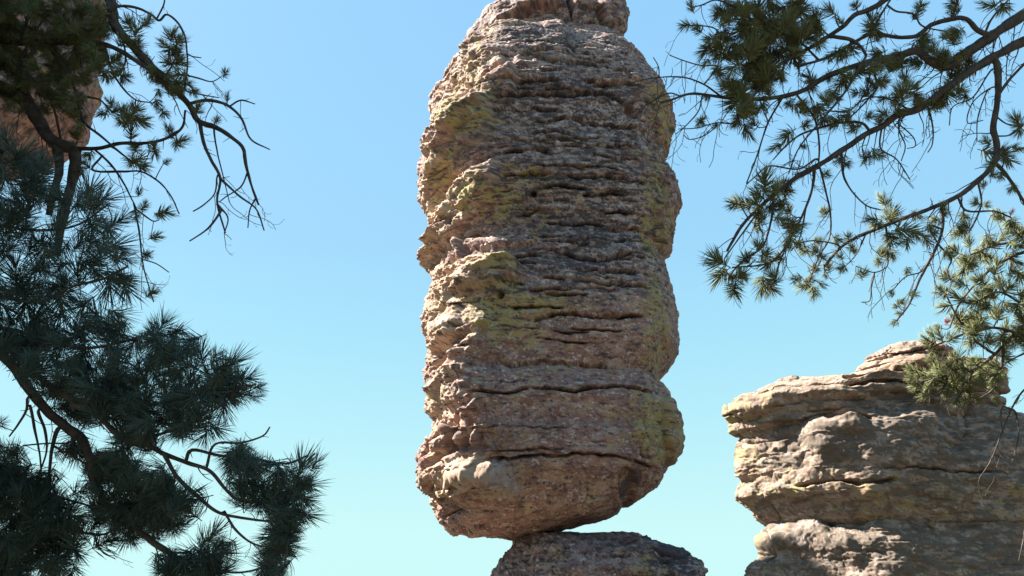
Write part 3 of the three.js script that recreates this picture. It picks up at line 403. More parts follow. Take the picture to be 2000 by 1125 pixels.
// a bundle of needles round the end of a shoot, about 1 across from stem to tip; shoot along +y
function tuftGeometry(seed, count, thick, spread) {
  const r = mulberry(seed), pos = [], idx = [];
  const a = new THREE.Vector3(), d = new THREE.Vector3(), m = new THREE.Vector3(), e = new THREE.Vector3(), s1 = new THREE.Vector3(), s2 = new THREE.Vector3();
  const ring = (c, w) => { const k = pos.length / 3; for (let i = 0; i < 3; i++) { const t = i * 2.0944; pos.push(c.x + w * (s1.x * Math.cos(t) + s2.x * Math.sin(t)), c.y + w * (s1.y * Math.cos(t) + s2.y * Math.sin(t)), c.z + w * (s1.z * Math.cos(t) + s2.z * Math.sin(t))); } return k; };
  for (let n = 0; n < count; n++) {
    const u = r(), ph = r() * 6.283, tilt = (0.18 + spread * (1 - u * 0.75) + 0.25 * (r() - 0.5)), len = (0.72 + 0.34 * r()) * (0.85 + 0.15 * u);
    a.set(0, -0.45 + 0.55 * u, 0); d.set(Math.sin(tilt) * Math.cos(ph), Math.cos(tilt), Math.sin(tilt) * Math.sin(ph));
    s1.set(-Math.sin(ph), 0, Math.cos(ph)); s2.crossVectors(d, s1).normalize();
    const bend = 0.10 * (r() - 0.35);
    m.copy(a).addScaledVector(d, len * 0.55).addScaledVector(s2, bend * 0.6); e.copy(a).addScaledVector(d, len).addScaledVector(s2, -bend * 0.8);
    const b0 = ring(a, thick * 0.8), b1 = ring(m, thick), t = pos.length / 3; pos.push(e.x, e.y, e.z);
    for (let i = 0; i < 3; i++) { const j = (i + 1) % 3; idx.push(b0 + i, b1 + i, b0 + j, b0 + j, b1 + i, b1 + j, b1 + i, t, b1 + j); }
  }
  s1.set(1, 0, 0); s2.set(0, 0, 1); const q0 = ring(a.set(0, -0.6, 0), thick * 1.6), q1 = ring(a.set(0, 0.12, 0), thick * 1.2); for (let i = 0; i < 3; i++) { const j = (i + 1) % 3; idx.push(q0 + i, q1 + i, q0 + j, q0 + j, q1 + i, q1 + j); }
  const g = new THREE.BufferGeometry(); g.setAttribute('position', new THREE.Float32BufferAttribute(pos, 3)); g.setIndex(idx); g.computeVertexNormals(); return g;
}
const COARSE = [0, 1, 2, 3, 4].map((i) => tuftGeometry(100 + i, [74, 56, 84, 66, 74][i], 0.0130, [1.1, 0.8, 1.3, 0.95, 1.1][i]));      // near trees: long needles
const FINE = [0, 1, 2, 3, 4].map((i) => tuftGeometry(200 + i, [92, 60, 110, 74, 84][i], 0.020, [1.3, 0.8, 1.45, 1.0, 1.2][i]));         // short needles

function limb(points, r0, r1, seg, rough) {   // a bent tapering branch through points (Vector3)
  const c = new THREE.CatmullRomCurve3(points, false, 'centripetal'), len = c.getLength(), n = Math.max(4, Math.min(160, Math.round(len / Math.max(0.018, r0 * 0.5)))), fr = c.computeFrenetFrames(n), pos = [], col = [], idx = [];
  const v = new THREE.Vector3();
  for (let i = 0; i <= n; i++) {
    const t = i / n, p = c.getPointAt(t), R = r0 + (r1 - r0) * t, q = noise(p.x * 6, p.y * 6, p.z * 6);
    for (let j = 0; j < seg; j++) {
      const a = j / seg * Math.PI * 2, w = R * (1 + rough * 0.4 * q + rough * 0.7 * noise(p.x * 14 + Math.cos(a) * 2, p.y * 14 + Math.sin(a) * 2, p.z * 14));
      v.copy(p).addScaledVector(fr.normals[i], w * Math.cos(a)).addScaledVector(fr.binormals[i], w * Math.sin(a)); pos.push(v.x, v.y, v.z);
      const k = 0.85 + 0.7 * noise(v.x * 30, v.y * 30, v.z * 30); col.push(k, k * 0.98, k * 0.96);
    }
  }
  for (let i = 0; i < n; i++) for (let j = 0; j < seg; j++) { const a = i * seg + j, b = i * seg + (j + 1) % seg; idx.push(a, b, a + seg, b, b + seg, a + seg); }
  const e0 = pos.length / 3; pos.push(...points[0].toArray(), ...points[points.length - 1].toArray()); col.push(1, 1, 1, 1, 1, 1);
  for (let j = 0; j < seg; j++) { const b = (j + 1) % seg; idx.push(e0, b, j, e0 + 1, n * seg + j, n * seg + b); }
  const g = new THREE.BufferGeometry(); g.setAttribute('position', new THREE.Float32BufferAttribute(pos, 3)); g.setAttribute('color', new THREE.Float32BufferAttribute(col, 3)); g.setIndex(idx); g.computeVertexNormals(); return g;
}

/* tree: { name, label, trunk: {px, depth, top, r}, branches: [[d0, d1, w0, w1, [[x, y], ...]]], tufts: [[x, y, r, angle?, kind?]], fill: [...], crown } — pixels of the traced photograph, depths in metres */
function pine(T) {
  const X = (T.trunk.px - 1000) / F * T.trunk.depth, zT = EYE.z - T.trunk.depth * CP;
  const tree = thing('pine_tree', T.label, 'pine tree', new THREE.Vector3(X, 0, zT));
  const tp = [0, 0.2, 0.45, 0.7, 1].map((t, i) => new THREE.Vector3(X + 0.12 * Math.sin(i * 2.1), T.trunk.top * t - (i ? 0 : 0.2), zT + 0.1 * Math.cos(i * 1.7)));
  part('trunk', limb(tp, T.trunk.r, T.trunk.r * 0.35, 14, 0.35), bark, tree);
  const meshes = [], samples = [], geos = [];
  T.branches.forEach(([d0, d1, w0, w1, pts], bi) => {
    let off = d0;
    if (bi && pts[0][0] > -20 && pts[0][0] < 2020 && pts[0][1] > -20 && pts[0][1] < 1145) { let b = null, m = 70 * 70; for (const s of samples) { const d = (s[0] - pts[0][0]) ** 2 + (s[1] - pts[0][1]) ** 2; if (d < m) { m = d; b = s; } } if (b) { off = b[2]; if (m > 9) pts = [[b[0], b[1]], ...pts]; else pts = [[b[0], b[1]], ...pts.slice(1)]; } }
    d1 += off - d0; d0 = off;
    let L = [0]; for (let i = 1; i < pts.length; i++) L.push(L[i - 1] + Math.hypot(pts[i][0] - pts[i - 1][0], pts[i][1] - pts[i - 1][1]));
    const P = pts.map(([x, y], i) => at(x, y, d0 + (d1 - d0) * L[i] / L[L.length - 1] + (i && i < pts.length - 1 ? (rnd() - 0.5) * 0.04 : 0)));
    if (T.slim && w0 > 5) { w0 *= 0.86; w1 = Math.max(2, w1 * 0.86); }
    const big = w0 > 9; geos[bi] = [limb(P, w0 / 2 * d0 / F, w1 / 2 * d1 / F, big ? 14 : w0 > 4.5 ? 7 : 5, big ? 0.45 : 0.35)];
    for (let i = 1; i < pts.length; i++) { const n = Math.max(1, Math.round((L[i] - L[i - 1]) / 8)); for (let k = 0; k <= n; k++) { const t = k / n, s = (L[i - 1] + (L[i] - L[i - 1]) * t) / L[L.length - 1]; samples.push([pts[i - 1][0] + (pts[i][0] - pts[i - 1][0]) * t, pts[i - 1][1] + (pts[i][1] - pts[i - 1][1]) * t, d0 + (d1 - d0) * s, bi, w0 + (w1 - w0) * s]); } }
    // dead spurs, and longer bare twigs that hang
    const spurs = Math.round(L[L.length - 1] / (T.spur ?? 70)), own = samples.filter((s) => s[3] === bi && s[0] > -30 && s[0] < 2030);
    for (let k = 0; k < spurs && own.length; k++) {
      const s = own[Math.floor(rnd() * own.length)], long = rnd() < (T.hang ?? 0.3), a = long ? (T.side + (rnd() - 0.5) * 1.7) : rnd() * 6.283, l = long ? 35 + 60 * rnd() : 8 + 15 * rnd();
      let x = s[0], y = s[1], a1 = a, w = Math.min(s[4] * 0.35, long ? 3 : 2.2), d = s[2]; const P2 = [at(x, y, d)], turn = (rnd() - 0.5) * 0.9;
      const nn = long ? 5 : 2; for (let q = 0; q < nn; q++) { a1 += turn * 0.5 + (rnd() - 0.5) * 0.7; if (long) a1 += 0.12 * Math.sin(-Math.PI / 2 - a1); x += Math.cos(a1) * l / nn; y -= Math.sin(a1) * l / nn; d += (rnd() - 0.5) * 0.06; P2.push(at(x, y, d));
        if (long && q > 0 && q < nn - 1 && rnd() < 0.5) { const a2 = a1 + (rnd() < 0.5 ? -1 : 1) * (0.5 + 0.5 * rnd()), m = 10 + 18 * rnd(); geos[bi].push(limb([at(x, y, d), at(x + Math.cos(a2) * m * 0.5, y - Math.sin(a2) * m * 0.5, d + 0.02), at(x + Math.cos(a2 + 0.4) * m, y - Math.sin(a2 + 0.4) * m, d)], w * 0.6 / 2 * d / F, 0.8 / 2 * d / F, 4, 0.2)); } }
      geos[bi].push(limb(P2, Math.max(1.4, w) / 2 * s[2] / F, 1.0 / 2 * s[2] / F, 4, 0.25));
    }
  });
  const nearest = (x, y) => { let b = null, m = 1e9; for (const s of samples) { const d = (s[0] - x) ** 2 + (s[1] - y) ** 2; if (d < m) { m = d; b = s; } } return [b, Math.sqrt(m)]; };
  const up = new THREE.Vector3(0, 1, 0), right = new THREE.Vector3(1, 0, 0), vUp = new THREE.Vector3(0, CP, SP), back = new THREE.Vector3(0, -SP, CP);
  const placeTuft = (x, y, r, ang, depth, tilt) => {
    const a = ang * Math.PI / 180, dir = right.clone().multiplyScalar(Math.cos(a)).addScaledVector(vUp, Math.sin(a)).addScaledVector(back, tilt).normalize();
    const R = r * depth / F, q = new THREE.Quaternion().setFromUnitVectors(up, dir).multiply(new THREE.Quaternion().setFromAxisAngle(up, rnd() * 6.283));
    return { p: at(x, y, depth).addScaledVector(dir, -0.12 * R), q, s: R * 1.12, dir };
  };
  const list = T.tufts.map(([x, y, r, ang, kind]) => {
    const [s, dist] = nearest(x, y), depth = s[2] + (rnd() - 0.5) * T.thick, A = ang ?? (Math.atan2(-(y - s[1]), x - s[0]) * 180 / Math.PI + (rnd() - 0.5) * 50);
    const f = placeTuft(x, y, r, A, depth, (rnd() - 0.5) * 1.1);
    if (dist > 5) {   // the shoot that carries it
      const a = at(s[0], s[1], s[2]), b = f.p.clone().addScaledVector(f.dir, -f.s * 0.35), mid = a.clone().lerp(b, 0.55).addScaledVector(vUp, -0.10 * a.distanceTo(b) * (rnd() + 0.2)).addScaledVector(right, 0.16 * a.distanceTo(b) * (rnd() - 0.5));
      const w = Math.min(s[4] * 0.6, 3.2 + dist * 0.01);
      geos[s[3]].push(limb([a, mid, b, f.p.clone()], w / 2 * s[2] / F, 1.5 / 2 * depth / F, 5, 0.25));
    }
    return { ...f, bi: s[3], kind, r };
  });
  geos.forEach((g, bi) => { meshes[bi] = part('branch', mergeGeometries(g), bark, tree); });
  const geo = T.coarse ? COARSE : FINE;
  list.forEach((f, i) => {
    const m = new THREE.Mesh(geo[i % geo.length], f.kind === 'red' ? witheredNeedles : T.needles);
    m.name = numbered('needle_tuft'); m.castShadow = m.receiveShadow = true; { const w = 0.82 + 0.32 * rnd(); m.scale.set(f.s * w, f.s * (0.85 + 0.45 * rnd()), f.s * w); }; m.quaternion.copy(f.q); m.position.copy(f.p).sub(tree.position); meshes[f.bi].add(m);
    if (f.kind === 'red') m.userData = { label: 'withered reddish needle tuft' };
  });
  // the foliage too dense to tell its tufts apart, and unseen crown tufts added outside the picture, mostly to shade the boughs in view
  const inst = [];
  for (const [n, r, poly, dj, near] of T.fill ?? []) {
    let x0 = 1e9, x1 = -1e9, y0 = 1e9, y1 = -1e9; for (const [x, y] of poly) { x0 = Math.min(x0, x); x1 = Math.max(x1, x); y0 = Math.min(y0, y); y1 = Math.max(y1, y); }
    for (let k = 0, tries = 0; k < n && tries < n * 20; tries++) {
      const x = x0 + rnd() * (x1 - x0), y = y0 + rnd() * (y1 - y0); let c = false;
      for (let i = 0, j = poly.length - 1; i < poly.length; j = i++) if ((poly[i][1] > y) !== (poly[j][1] > y) && x < (poly[j][0] - poly[i][0]) * (y - poly[i][1]) / (poly[j][1] - poly[i][1]) + poly[i][0]) c = !c;
      if (!c) continue;
      const [s, away] = nearest(x, y); if (near && away > r * 0.9) continue; k++;
      inst.push(placeTuft(x, y, r * (0.75 + 0.5 * rnd()), rnd() * 360, s[2] + (rnd() - 0.3) * (dj ?? T.thick * 1.6), (rnd() - 0.5) * 1.4));
    }
  }
  const limbs = [];
  for (const c of T.crown ?? []) for (let k = 0; k < c.n; k++) {
    const p = c.at(rnd), q = new THREE.Quaternion().setFromEuler(new THREE.Euler((rnd() - 0.5) * 2, rnd() * 6.28, (rnd() - 0.5) * 2)); inst.push({ p, q, s: c.r * (0.8 + 0.4 * rnd()) });
    if (k % 160 === 80) { const a = new THREE.Vector3(X, Math.min(T.trunk.top * 0.97, p.y + 0.9), zT), m = a.clone().lerp(p, 0.5); m.y += 0.25; limbs.push(limb([a, m, p], 0.045, 0.01, 6, 0.4)); }
  }
  if (limbs.length) part('crown_limb', mergeGeometries(limbs), bark, tree);
  if (inst.length) {
    const m = new THREE.InstancedMesh(geo[0], T.needles, inst.length), M = new THREE.Matrix4(); m.name = numbered('foliage'); m.userData = { kind: 'stuff' }; m.castShadow = m.receiveShadow = true;
    inst.forEach((f, i) => m.setMatrixAt(i, M.compose(f.p.clone().sub(tree.position), f.q, new THREE.Vector3(f.s, f.s, f.s)))); tree.add(m);
  }
  return tree;
}
const aside = (d0, d1, y0, y1, wide) => (r) => { const d = d0 + r() * (d1 - d0), z = -d * CP, y = y0 + r() * (y1 - y0); const depth = -z * CP + (y - EYE.y) * SP; return new THREE.Vector3(-0.66 * Math.max(d, depth) - 0.2 - r() * wide, y, z); };

// near pine at the left, long needled
pine({
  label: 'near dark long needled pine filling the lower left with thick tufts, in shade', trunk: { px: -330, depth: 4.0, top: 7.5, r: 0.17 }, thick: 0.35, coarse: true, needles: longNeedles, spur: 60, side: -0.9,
  branches: [
    [4.0, 3.7, 26, 9, [[-330, 470], [-120, 590], [0, 690], [30, 722], [60, 765], [90, 800], [130, 835], [160, 857], [176, 900], [186, 950], [215, 990], [255, 1022], [300, 1060], [345, 1090], [385, 1135]]],
    [3.8, 3.5, 20, 5, [[-330, 500], [-100, 610], [0, 665], [40, 700], [75, 735], [130, 775], [180, 787], [250, 790], [330, 785], [372, 768], [430, 740]]],
    [3.75, 3.6, 13, 5, [[140, 790], [185, 800], [215, 835], [240, 853], [280, 866], [320, 886], [370, 905], [410, 920], [440, 955], [462, 975], [495, 981]]],
    [3.7, 3.6, 9, 4, [[320, 886], [345, 930], [385, 968], [425, 1000], [490, 1014], [545, 1020]]],
    [3.85, 3.8, 6, 3, [[55, 775], [52, 800], [35, 830], [18, 853]]], [3.85, 3.8, 6, 3, [[57, 790], [68, 840], [78, 890], [81, 930]]], [3.85, 3.8, 7, 3, [[75, 800], [88, 840], [91, 880], [80, 915], [72, 932]]],
    [3.8, 3.8, 9, 5, [[113, 838], [103, 870], [98, 905], [96, 940]]], [3.8, 3.75, 5, 3, [[105, 868], [130, 885], [165, 905], [180, 930]]], [3.8, 3.8, 4, 3, [[140, 862], [90, 866], [45, 870]]],
    [3.6, 3.5, 6, 3, [[420, 868], [470, 865], [500, 857], [518, 848], [527, 834]]], [3.65, 3.5, 7, 4, [[372, 880], [430, 890], [490, 895], [560, 905], [600, 890]]], [3.8, 3.7, 8, 4, [[250, 870], [300, 852], [350, 838], [400, 835]]],
    [3.8, 3.75, 6, 4, [[120, 1030], [160, 1040], [205, 1043], [240, 1020], [280, 1000]]], [3.75, 3.7, 4, 2, [[186, 1050], [200, 1078], [225, 1091]]], [3.8, 3.75, 5, 3, [[90, 960], [140, 978], [200, 995], [240, 1010]]],
    [3.65, 3.55, 6, 3, [[436, 998], [460, 1035], [495, 1062], [540, 1070]]], [3.6, 3.5, 5, 3, [[350, 1090], [400, 1110], [470, 1118], [540, 1100]]], [3.9, 3.7, 9, 4, [[-200, 560], [0, 580], [80, 590], [140, 560], [200, 545], [250, 520]]],
    [3.9, 3.6, 10, 4, [[-150, 640], [0, 640], [80, 660], [160, 680], [230, 670], [300, 650]]], [3.9, 3.7, 9, 4, [[-250, 420], [0, 440], [60, 450], [150, 440], [210, 400]]], [3.9, 3.7, 8, 4, [[-250, 350], [-60, 330], [30, 310], [70, 290]]], [3.6, 3.5, 7, 4, [[540, 1020], [560, 1060], [555, 1110]]], [3.6, 3.45, 6, 3, [[545, 1020], [570, 960], [590, 910], [615, 885]]],
    [3.7, 3.6, 7, 4, [[330, 785], [390, 770], [450, 765], [500, 750]]], [3.9, 3.8, 6, 3, [[-200, 880], [-40, 930], [30, 950], [90, 960]]], [3.9, 3.8, 6, 3, [[-200, 1080], [-20, 1080], [60, 1070], [120, 1060]]],
  ],
  tufts: [[35, 300, 75, 60], [10, 265, 55, 95], [75, 335, 55, 35], [175, 372, 50, 85], [205, 388, 45, 25], [190, 400, 40, 60], [60, 385, 55], [120, 440, 55], [25, 430, 55], [180, 450, 55], [235, 430, 40, 40], [228, 480, 50, 10], [245, 505, 36, 0], [90, 500, 55], [30, 520, 55], [150, 530, 55], [236, 548, 48, -10], [215, 560, 55], [50, 600, 55], [120, 610, 60], [185, 640, 60, 0], [236, 615, 48, -20], [225, 650, 50, -15], [30, 680, 45], [90, 660, 50], [160, 700, 52], [225, 690, 42],
    [318, 632, 40, 65], [345, 648, 34, 20], [300, 640, 30, 100], [330, 690, 46, 80], [298, 700, 42], [392, 688, 46, 95], [422, 692, 38, 55], [452, 710, 50, 45], [486, 738, 46, 15], [508, 758, 30, 0], [472, 770, 42, -20], [420, 760, 52], [370, 738, 52], [320, 755, 50], [270, 740, 48], [260, 790, 44], [330, 800, 42], [390, 808, 42], [436, 800, 42], [428, 838, 42, -10], [400, 850, 38], [350, 845, 40], [300, 845, 40], [232, 800, 38], [190, 770, 40], [130, 760, 42], [500, 775, 28, -25], [360, 700, 40], [440, 740, 45], [350, 770, 45], [290, 720, 40], [405, 730, 45], [415, 805, 40],
    [18, 885, 44, 40], [8, 940, 44], [32, 925, 36], [100, 950, 50, 70], [65, 965, 46], [110, 982, 48, 30], [40, 1012, 54], [150, 1010, 42, -10], [100, 1052, 54], [30, 1078, 54], [150, 1080, 38, -40], [90, 1110, 46], [140, 1122, 36], [3, 825, 26, 20], [55, 1050, 40], [20, 990, 40], [0, 1100, 45], [110, 1018, 40],
    [208, 910, 44], [180, 905, 34], [248, 930, 44], [228, 962, 48], [305, 972, 46], [348, 978, 44, -20], [270, 1012, 44], [258, 1050, 38, -30], [328, 942, 44, 70], [300, 1005, 42], [232, 1012, 40], [398, 1058, 50, 80], [418, 1040, 40, 50], [438, 1082, 46, -5], [388, 1100, 44], [328, 1108, 48, 105], [350, 1112, 34], [440, 1112, 36], [410, 1090, 40], [320, 1120, 38], [285, 960, 38],
    [470, 900, 46, -10], [448, 918, 36], [520, 908, 34, 85], [540, 930, 44], [590, 905, 54, 75], [618, 902, 40, 60], [602, 945, 50, 15], [560, 958, 44], [520, 980, 36], [572, 1008, 48, 0], [600, 1005, 38, -10], [538, 1050, 46], [562, 1068, 44, -20], [520, 1092, 44], [548, 1112, 44], [575, 1040, 40], [500, 930, 34], [540, 1000, 40], [530, 1120, 40], [600, 975, 40]],
  fill: [[125, 44, [[-40, 270], [60, 290], [110, 350], [190, 380], [235, 430], [250, 510], [250, 640], [230, 700], [200, 740], [120, 740], [60, 700], [-40, 630]], 0.9], [75, 42, [[230, 690], [300, 650], [350, 660], [400, 690], [470, 730], [480, 780], [430, 830], [380, 850], [300, 850], [200, 790]], 0.6], [95, 40, [[-30, 640], [60, 690], [200, 720], [300, 800], [310, 870], [220, 860], [130, 810], [60, 740]], 0.7], [60, 42, [[120, 860], [200, 870], [300, 930], [380, 960], [390, 1000], [300, 1060], [200, 1060], [170, 980]], 0.6], [30, 40, [[440, 880], [520, 890], [560, 940], [520, 1000], [460, 960]], 0.4], [110, 44, [[-40, 830], [20, 840], [60, 930], [130, 960], [170, 1010], [150, 1060], [110, 1125], [-40, 1125]], 0.6], [40, 38, [[540, 930], [600, 930], [580, 1040], [550, 1125], [510, 1125], [530, 1000]], 0.4], [50, 40, [[180, 890], [250, 910], [330, 945], [360, 1000], [250, 1050], [200, 980]], 0.4], [20, 40, [[320, 1090], [440, 1060], [430, 1125], [310, 1125]], 0.4]],
  crown: [{ n: 3200, r: 0.17, at: aside(3.0, 5.0, 1.6, 7.2, 2.2) }],  // unseen foliage towards the sun, added to keep these tufts in shade
});

// second pine at the left, behind it: short needles, dark limbs before the spire
pine({
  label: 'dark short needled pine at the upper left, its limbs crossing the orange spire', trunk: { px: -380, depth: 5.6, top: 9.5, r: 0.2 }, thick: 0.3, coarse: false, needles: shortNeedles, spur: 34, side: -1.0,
  branches: [
    [5.6, 5.5, 34, 22, [[-380, -80], [-150, 80], [0, 172], [45, 192], [75, 235], [105, 278], [145, 290]]], [5.5, 5.4, 18, 12, [[108, 280], [116, 325], [108, 365], [95, 420]]], [5.5, 5.4, 22, 14, [[143, 288], [146, 325], [138, 365], [122, 430], [110, 500]]],
    [5.5, 5.2, 20, 4, [[190, -40], [215, 0], [225, 48], [260, 92], [292, 125], [330, 165], [368, 203], [388, 236], [420, 248], [452, 268], [474, 288], [480, 320], [492, 365], [505, 400]]],
    [5.6, 5.3, 16, 7, [[-60, 70], [40, 82], [110, 82], [190, 84], [232, 98], [280, 128], [315, 150]]], [5.5, 5.3, 6, 3, [[205, 30], [230, 13], [265, 15], [295, 28], [312, 40], [325, 28], [345, 42], [360, 68], [365, 100], [366, 135], [362, 160]]], [5.5, 5.4, 4, 2.5, [[308, 34], [320, 8], [322, -10]]],
    [5.3, 5.1, 8, 3, [[390, 240], [398, 280], [412, 312], [430, 348], [424, 392], [440, 455]]], [5.2, 5.1, 5, 2.5, [[430, 350], [448, 365], [470, 385], [500, 408], [516, 450]]], [5.2, 5.1, 4, 2.5, [[424, 345], [418, 380], [395, 402], [377, 413]]], [5.2, 5.1, 5, 2.5, [[432, 410], [412, 440], [395, 455], [370, 471]]], [5.2, 5.1, 4, 2, [[428, 400], [445, 425], [438, 456]]], [5.2, 5.1, 4, 2, [[485, 335], [470, 365], [440, 385], [428, 395]]], [5.2, 5.1, 4, 2, [[500, 385], [488, 410], [484, 445]]], [5.2, 5.1, 4, 2, [[418, 252], [425, 300], [436, 345], [448, 395]]],
    [5.3, 5.1, 8, 2.5, [[366, 202], [400, 196], [430, 200], [448, 208], [472, 232], [490, 272], [527, 292]]], [5.2, 5.1, 4, 2.5, [[448, 208], [470, 196], [498, 203]]], [5.3, 5.2, 4, 2, [[360, 145], [385, 152], [415, 159], [432, 150]]], [5.3, 5.2, 4, 2, [[362, 175], [395, 185], [428, 191]]], [5.3, 5.2, 3.5, 2, [[365, 105], [375, 110], [393, 113]]],
    [5.4, 5.3, 9, 4, [[145, 288], [190, 290], [235, 280], [280, 280], [320, 272], [355, 250], [362, 215]]], [5.4, 5.3, 5, 2.5, [[185, 290], [215, 320], [240, 355], [258, 390], [268, 410]]], [5.4, 5.2, 5, 2.5, [[180, 330], [240, 335], [275, 335], [310, 355], [335, 385], [350, 418]]],
    [5.5, 5.3, 8, 3, [[100, 92], [130, 140], [150, 185], [162, 235], [200, 268], [240, 302], [285, 335]]], [5.5, 5.5, 7, 3, [[62, -20], [50, 50], [20, 108], [-30, 140]]], [5.5, 5.4, 5, 2.5, [[205, 92], [225, 150], [265, 195], [292, 200]]], [5.5, 5.4, 5, 2.5, [[150, 190], [195, 195], [215, 215], [255, 235]]], [5.4, 5.3, 4, 2, [[265, 410], [300, 432], [310, 430]]], [5.4, 5.3, 4, 2.5, [[260, 395], [272, 455], [280, 520], [300, 590]]], [5.3, 5.3, 3, 2, [[275, 505], [305, 515], [330, 532]]], [5.5, 5.4, 6, 3, [[205, 40], [170, 60], [140, 40], [100, 20], [40, 25]]], [5.5, 5.4, 6, 3, [[60, 200], [40, 130], [70, 60], [110, 10]]], [5.5, 5.4, 5, 3, [[120, 285], [100, 200], [60, 150], [10, 110]]], [5.4, 5.3, 5, 2.5, [[225, 50], [240, 80], [245, 120], [230, 150]]], [5.4, 5.3, 5, 2.5, [[320, 155], [340, 120], [345, 90], [340, 65]]],
  ],
  tufts: [[250, 45, 24, 120], [268, 58, 28, 90], [290, 40, 20, 60], [240, 78, 26, 60], [335, 66, 28, 85], [352, 80, 22, 55], [318, 85, 22, 150], [345, 108, 28, 0], [325, 120, 26], [285, 122, 24], [300, 146, 24], [322, 158, 24], [346, 145, 26], [366, 165, 24, -20], [340, 176, 20], [352, 122, 24, 20], [335, 95, 26], [270, 85, 24], [225, 140, 30, 200], [205, 148, 28, 220], [242, 150, 24, -30], [185, 135, 26], [228, 118, 26], [215, 200, 22, 120], [200, 222, 20, 170], [225, 215, 20], [250, 230, 34], [272, 235, 28, -10], [256, 258, 22], [235, 238, 22, 180], [265, 212, 26, 75], [280, 235, 22, 0], [240, 215, 22], [310, 182, 16, -80], [308, 205, 20, -70], [320, 222, 20, -60], [328, 250, 18, 100], [336, 260, 18, 60], [356, 275, 20, 20], [345, 284, 18], [440, 142, 14, 60], [444, 190, 14, 90], [425, 234, 15, 40], [388, 210, 20, 60], [165, 320, 20], [172, 304, 22], [160, 335, 18, -80], [265, 285, 22, 100], [272, 310, 26], [255, 316, 22, 200], [280, 325, 22, -30], [302, 300, 20], [300, 285, 18, 90], [326, 316, 13, 20], [155, 250, 20], [150, 265, 20], [272, 375, 15, 90], [283, 402, 15, 60], [265, 420, 20, -90], [325, 415, 22, 10], [312, 420, 18, -20], [304, 462, 20, 20], [290, 497, 16, 0], [297, 570, 22, 50], [340, 170, 20, 250], [10, 30, 28], [40, 10, 28], [30, 60, 26], [80, 20, 28], [120, 8, 28], [160, 20, 30], [185, 45, 28], [140, 55, 26], [170, 80, 26], [200, 65, 24], [95, 75, 26], [115, 110, 26], [60, 110, 24], [10, 95, 28], [130, 160, 24], [175, 110, 26], [150, 110, 26], [130, 195, 22], [140, 220, 20], [100, 130, 24], [65, 85, 24], [195, 110, 24], [190, 15, 26], [210, 15, 22]],
  fill: [[105, 23, [[-20, -20], [215, -20], [210, 110], [180, 150], [130, 140], [-20, 130]], 0.5], [75, 20, [[-20, 120], [180, 120], [160, 240], [-20, 200]], 0.4], [14, 20, [[270, 100], [330, 150], [380, 180], [350, 190], [290, 150]], 0.2]],
  crown: [{ n: 3000, r: 0.15, at: aside(4.7, 7.0, 3.2, 9.4, 2.4) }, { n: 500, r: 0.15, at: (r) => { const z = -4.6 - r() * 1.4; return new THREE.Vector3(-3.4 + r() * 1.2, EYE.y - z * 0.87 + 0.3 + r() * 1.3, z); } }],  // dense tufts out of view, put there to shade the upper left limbs
});

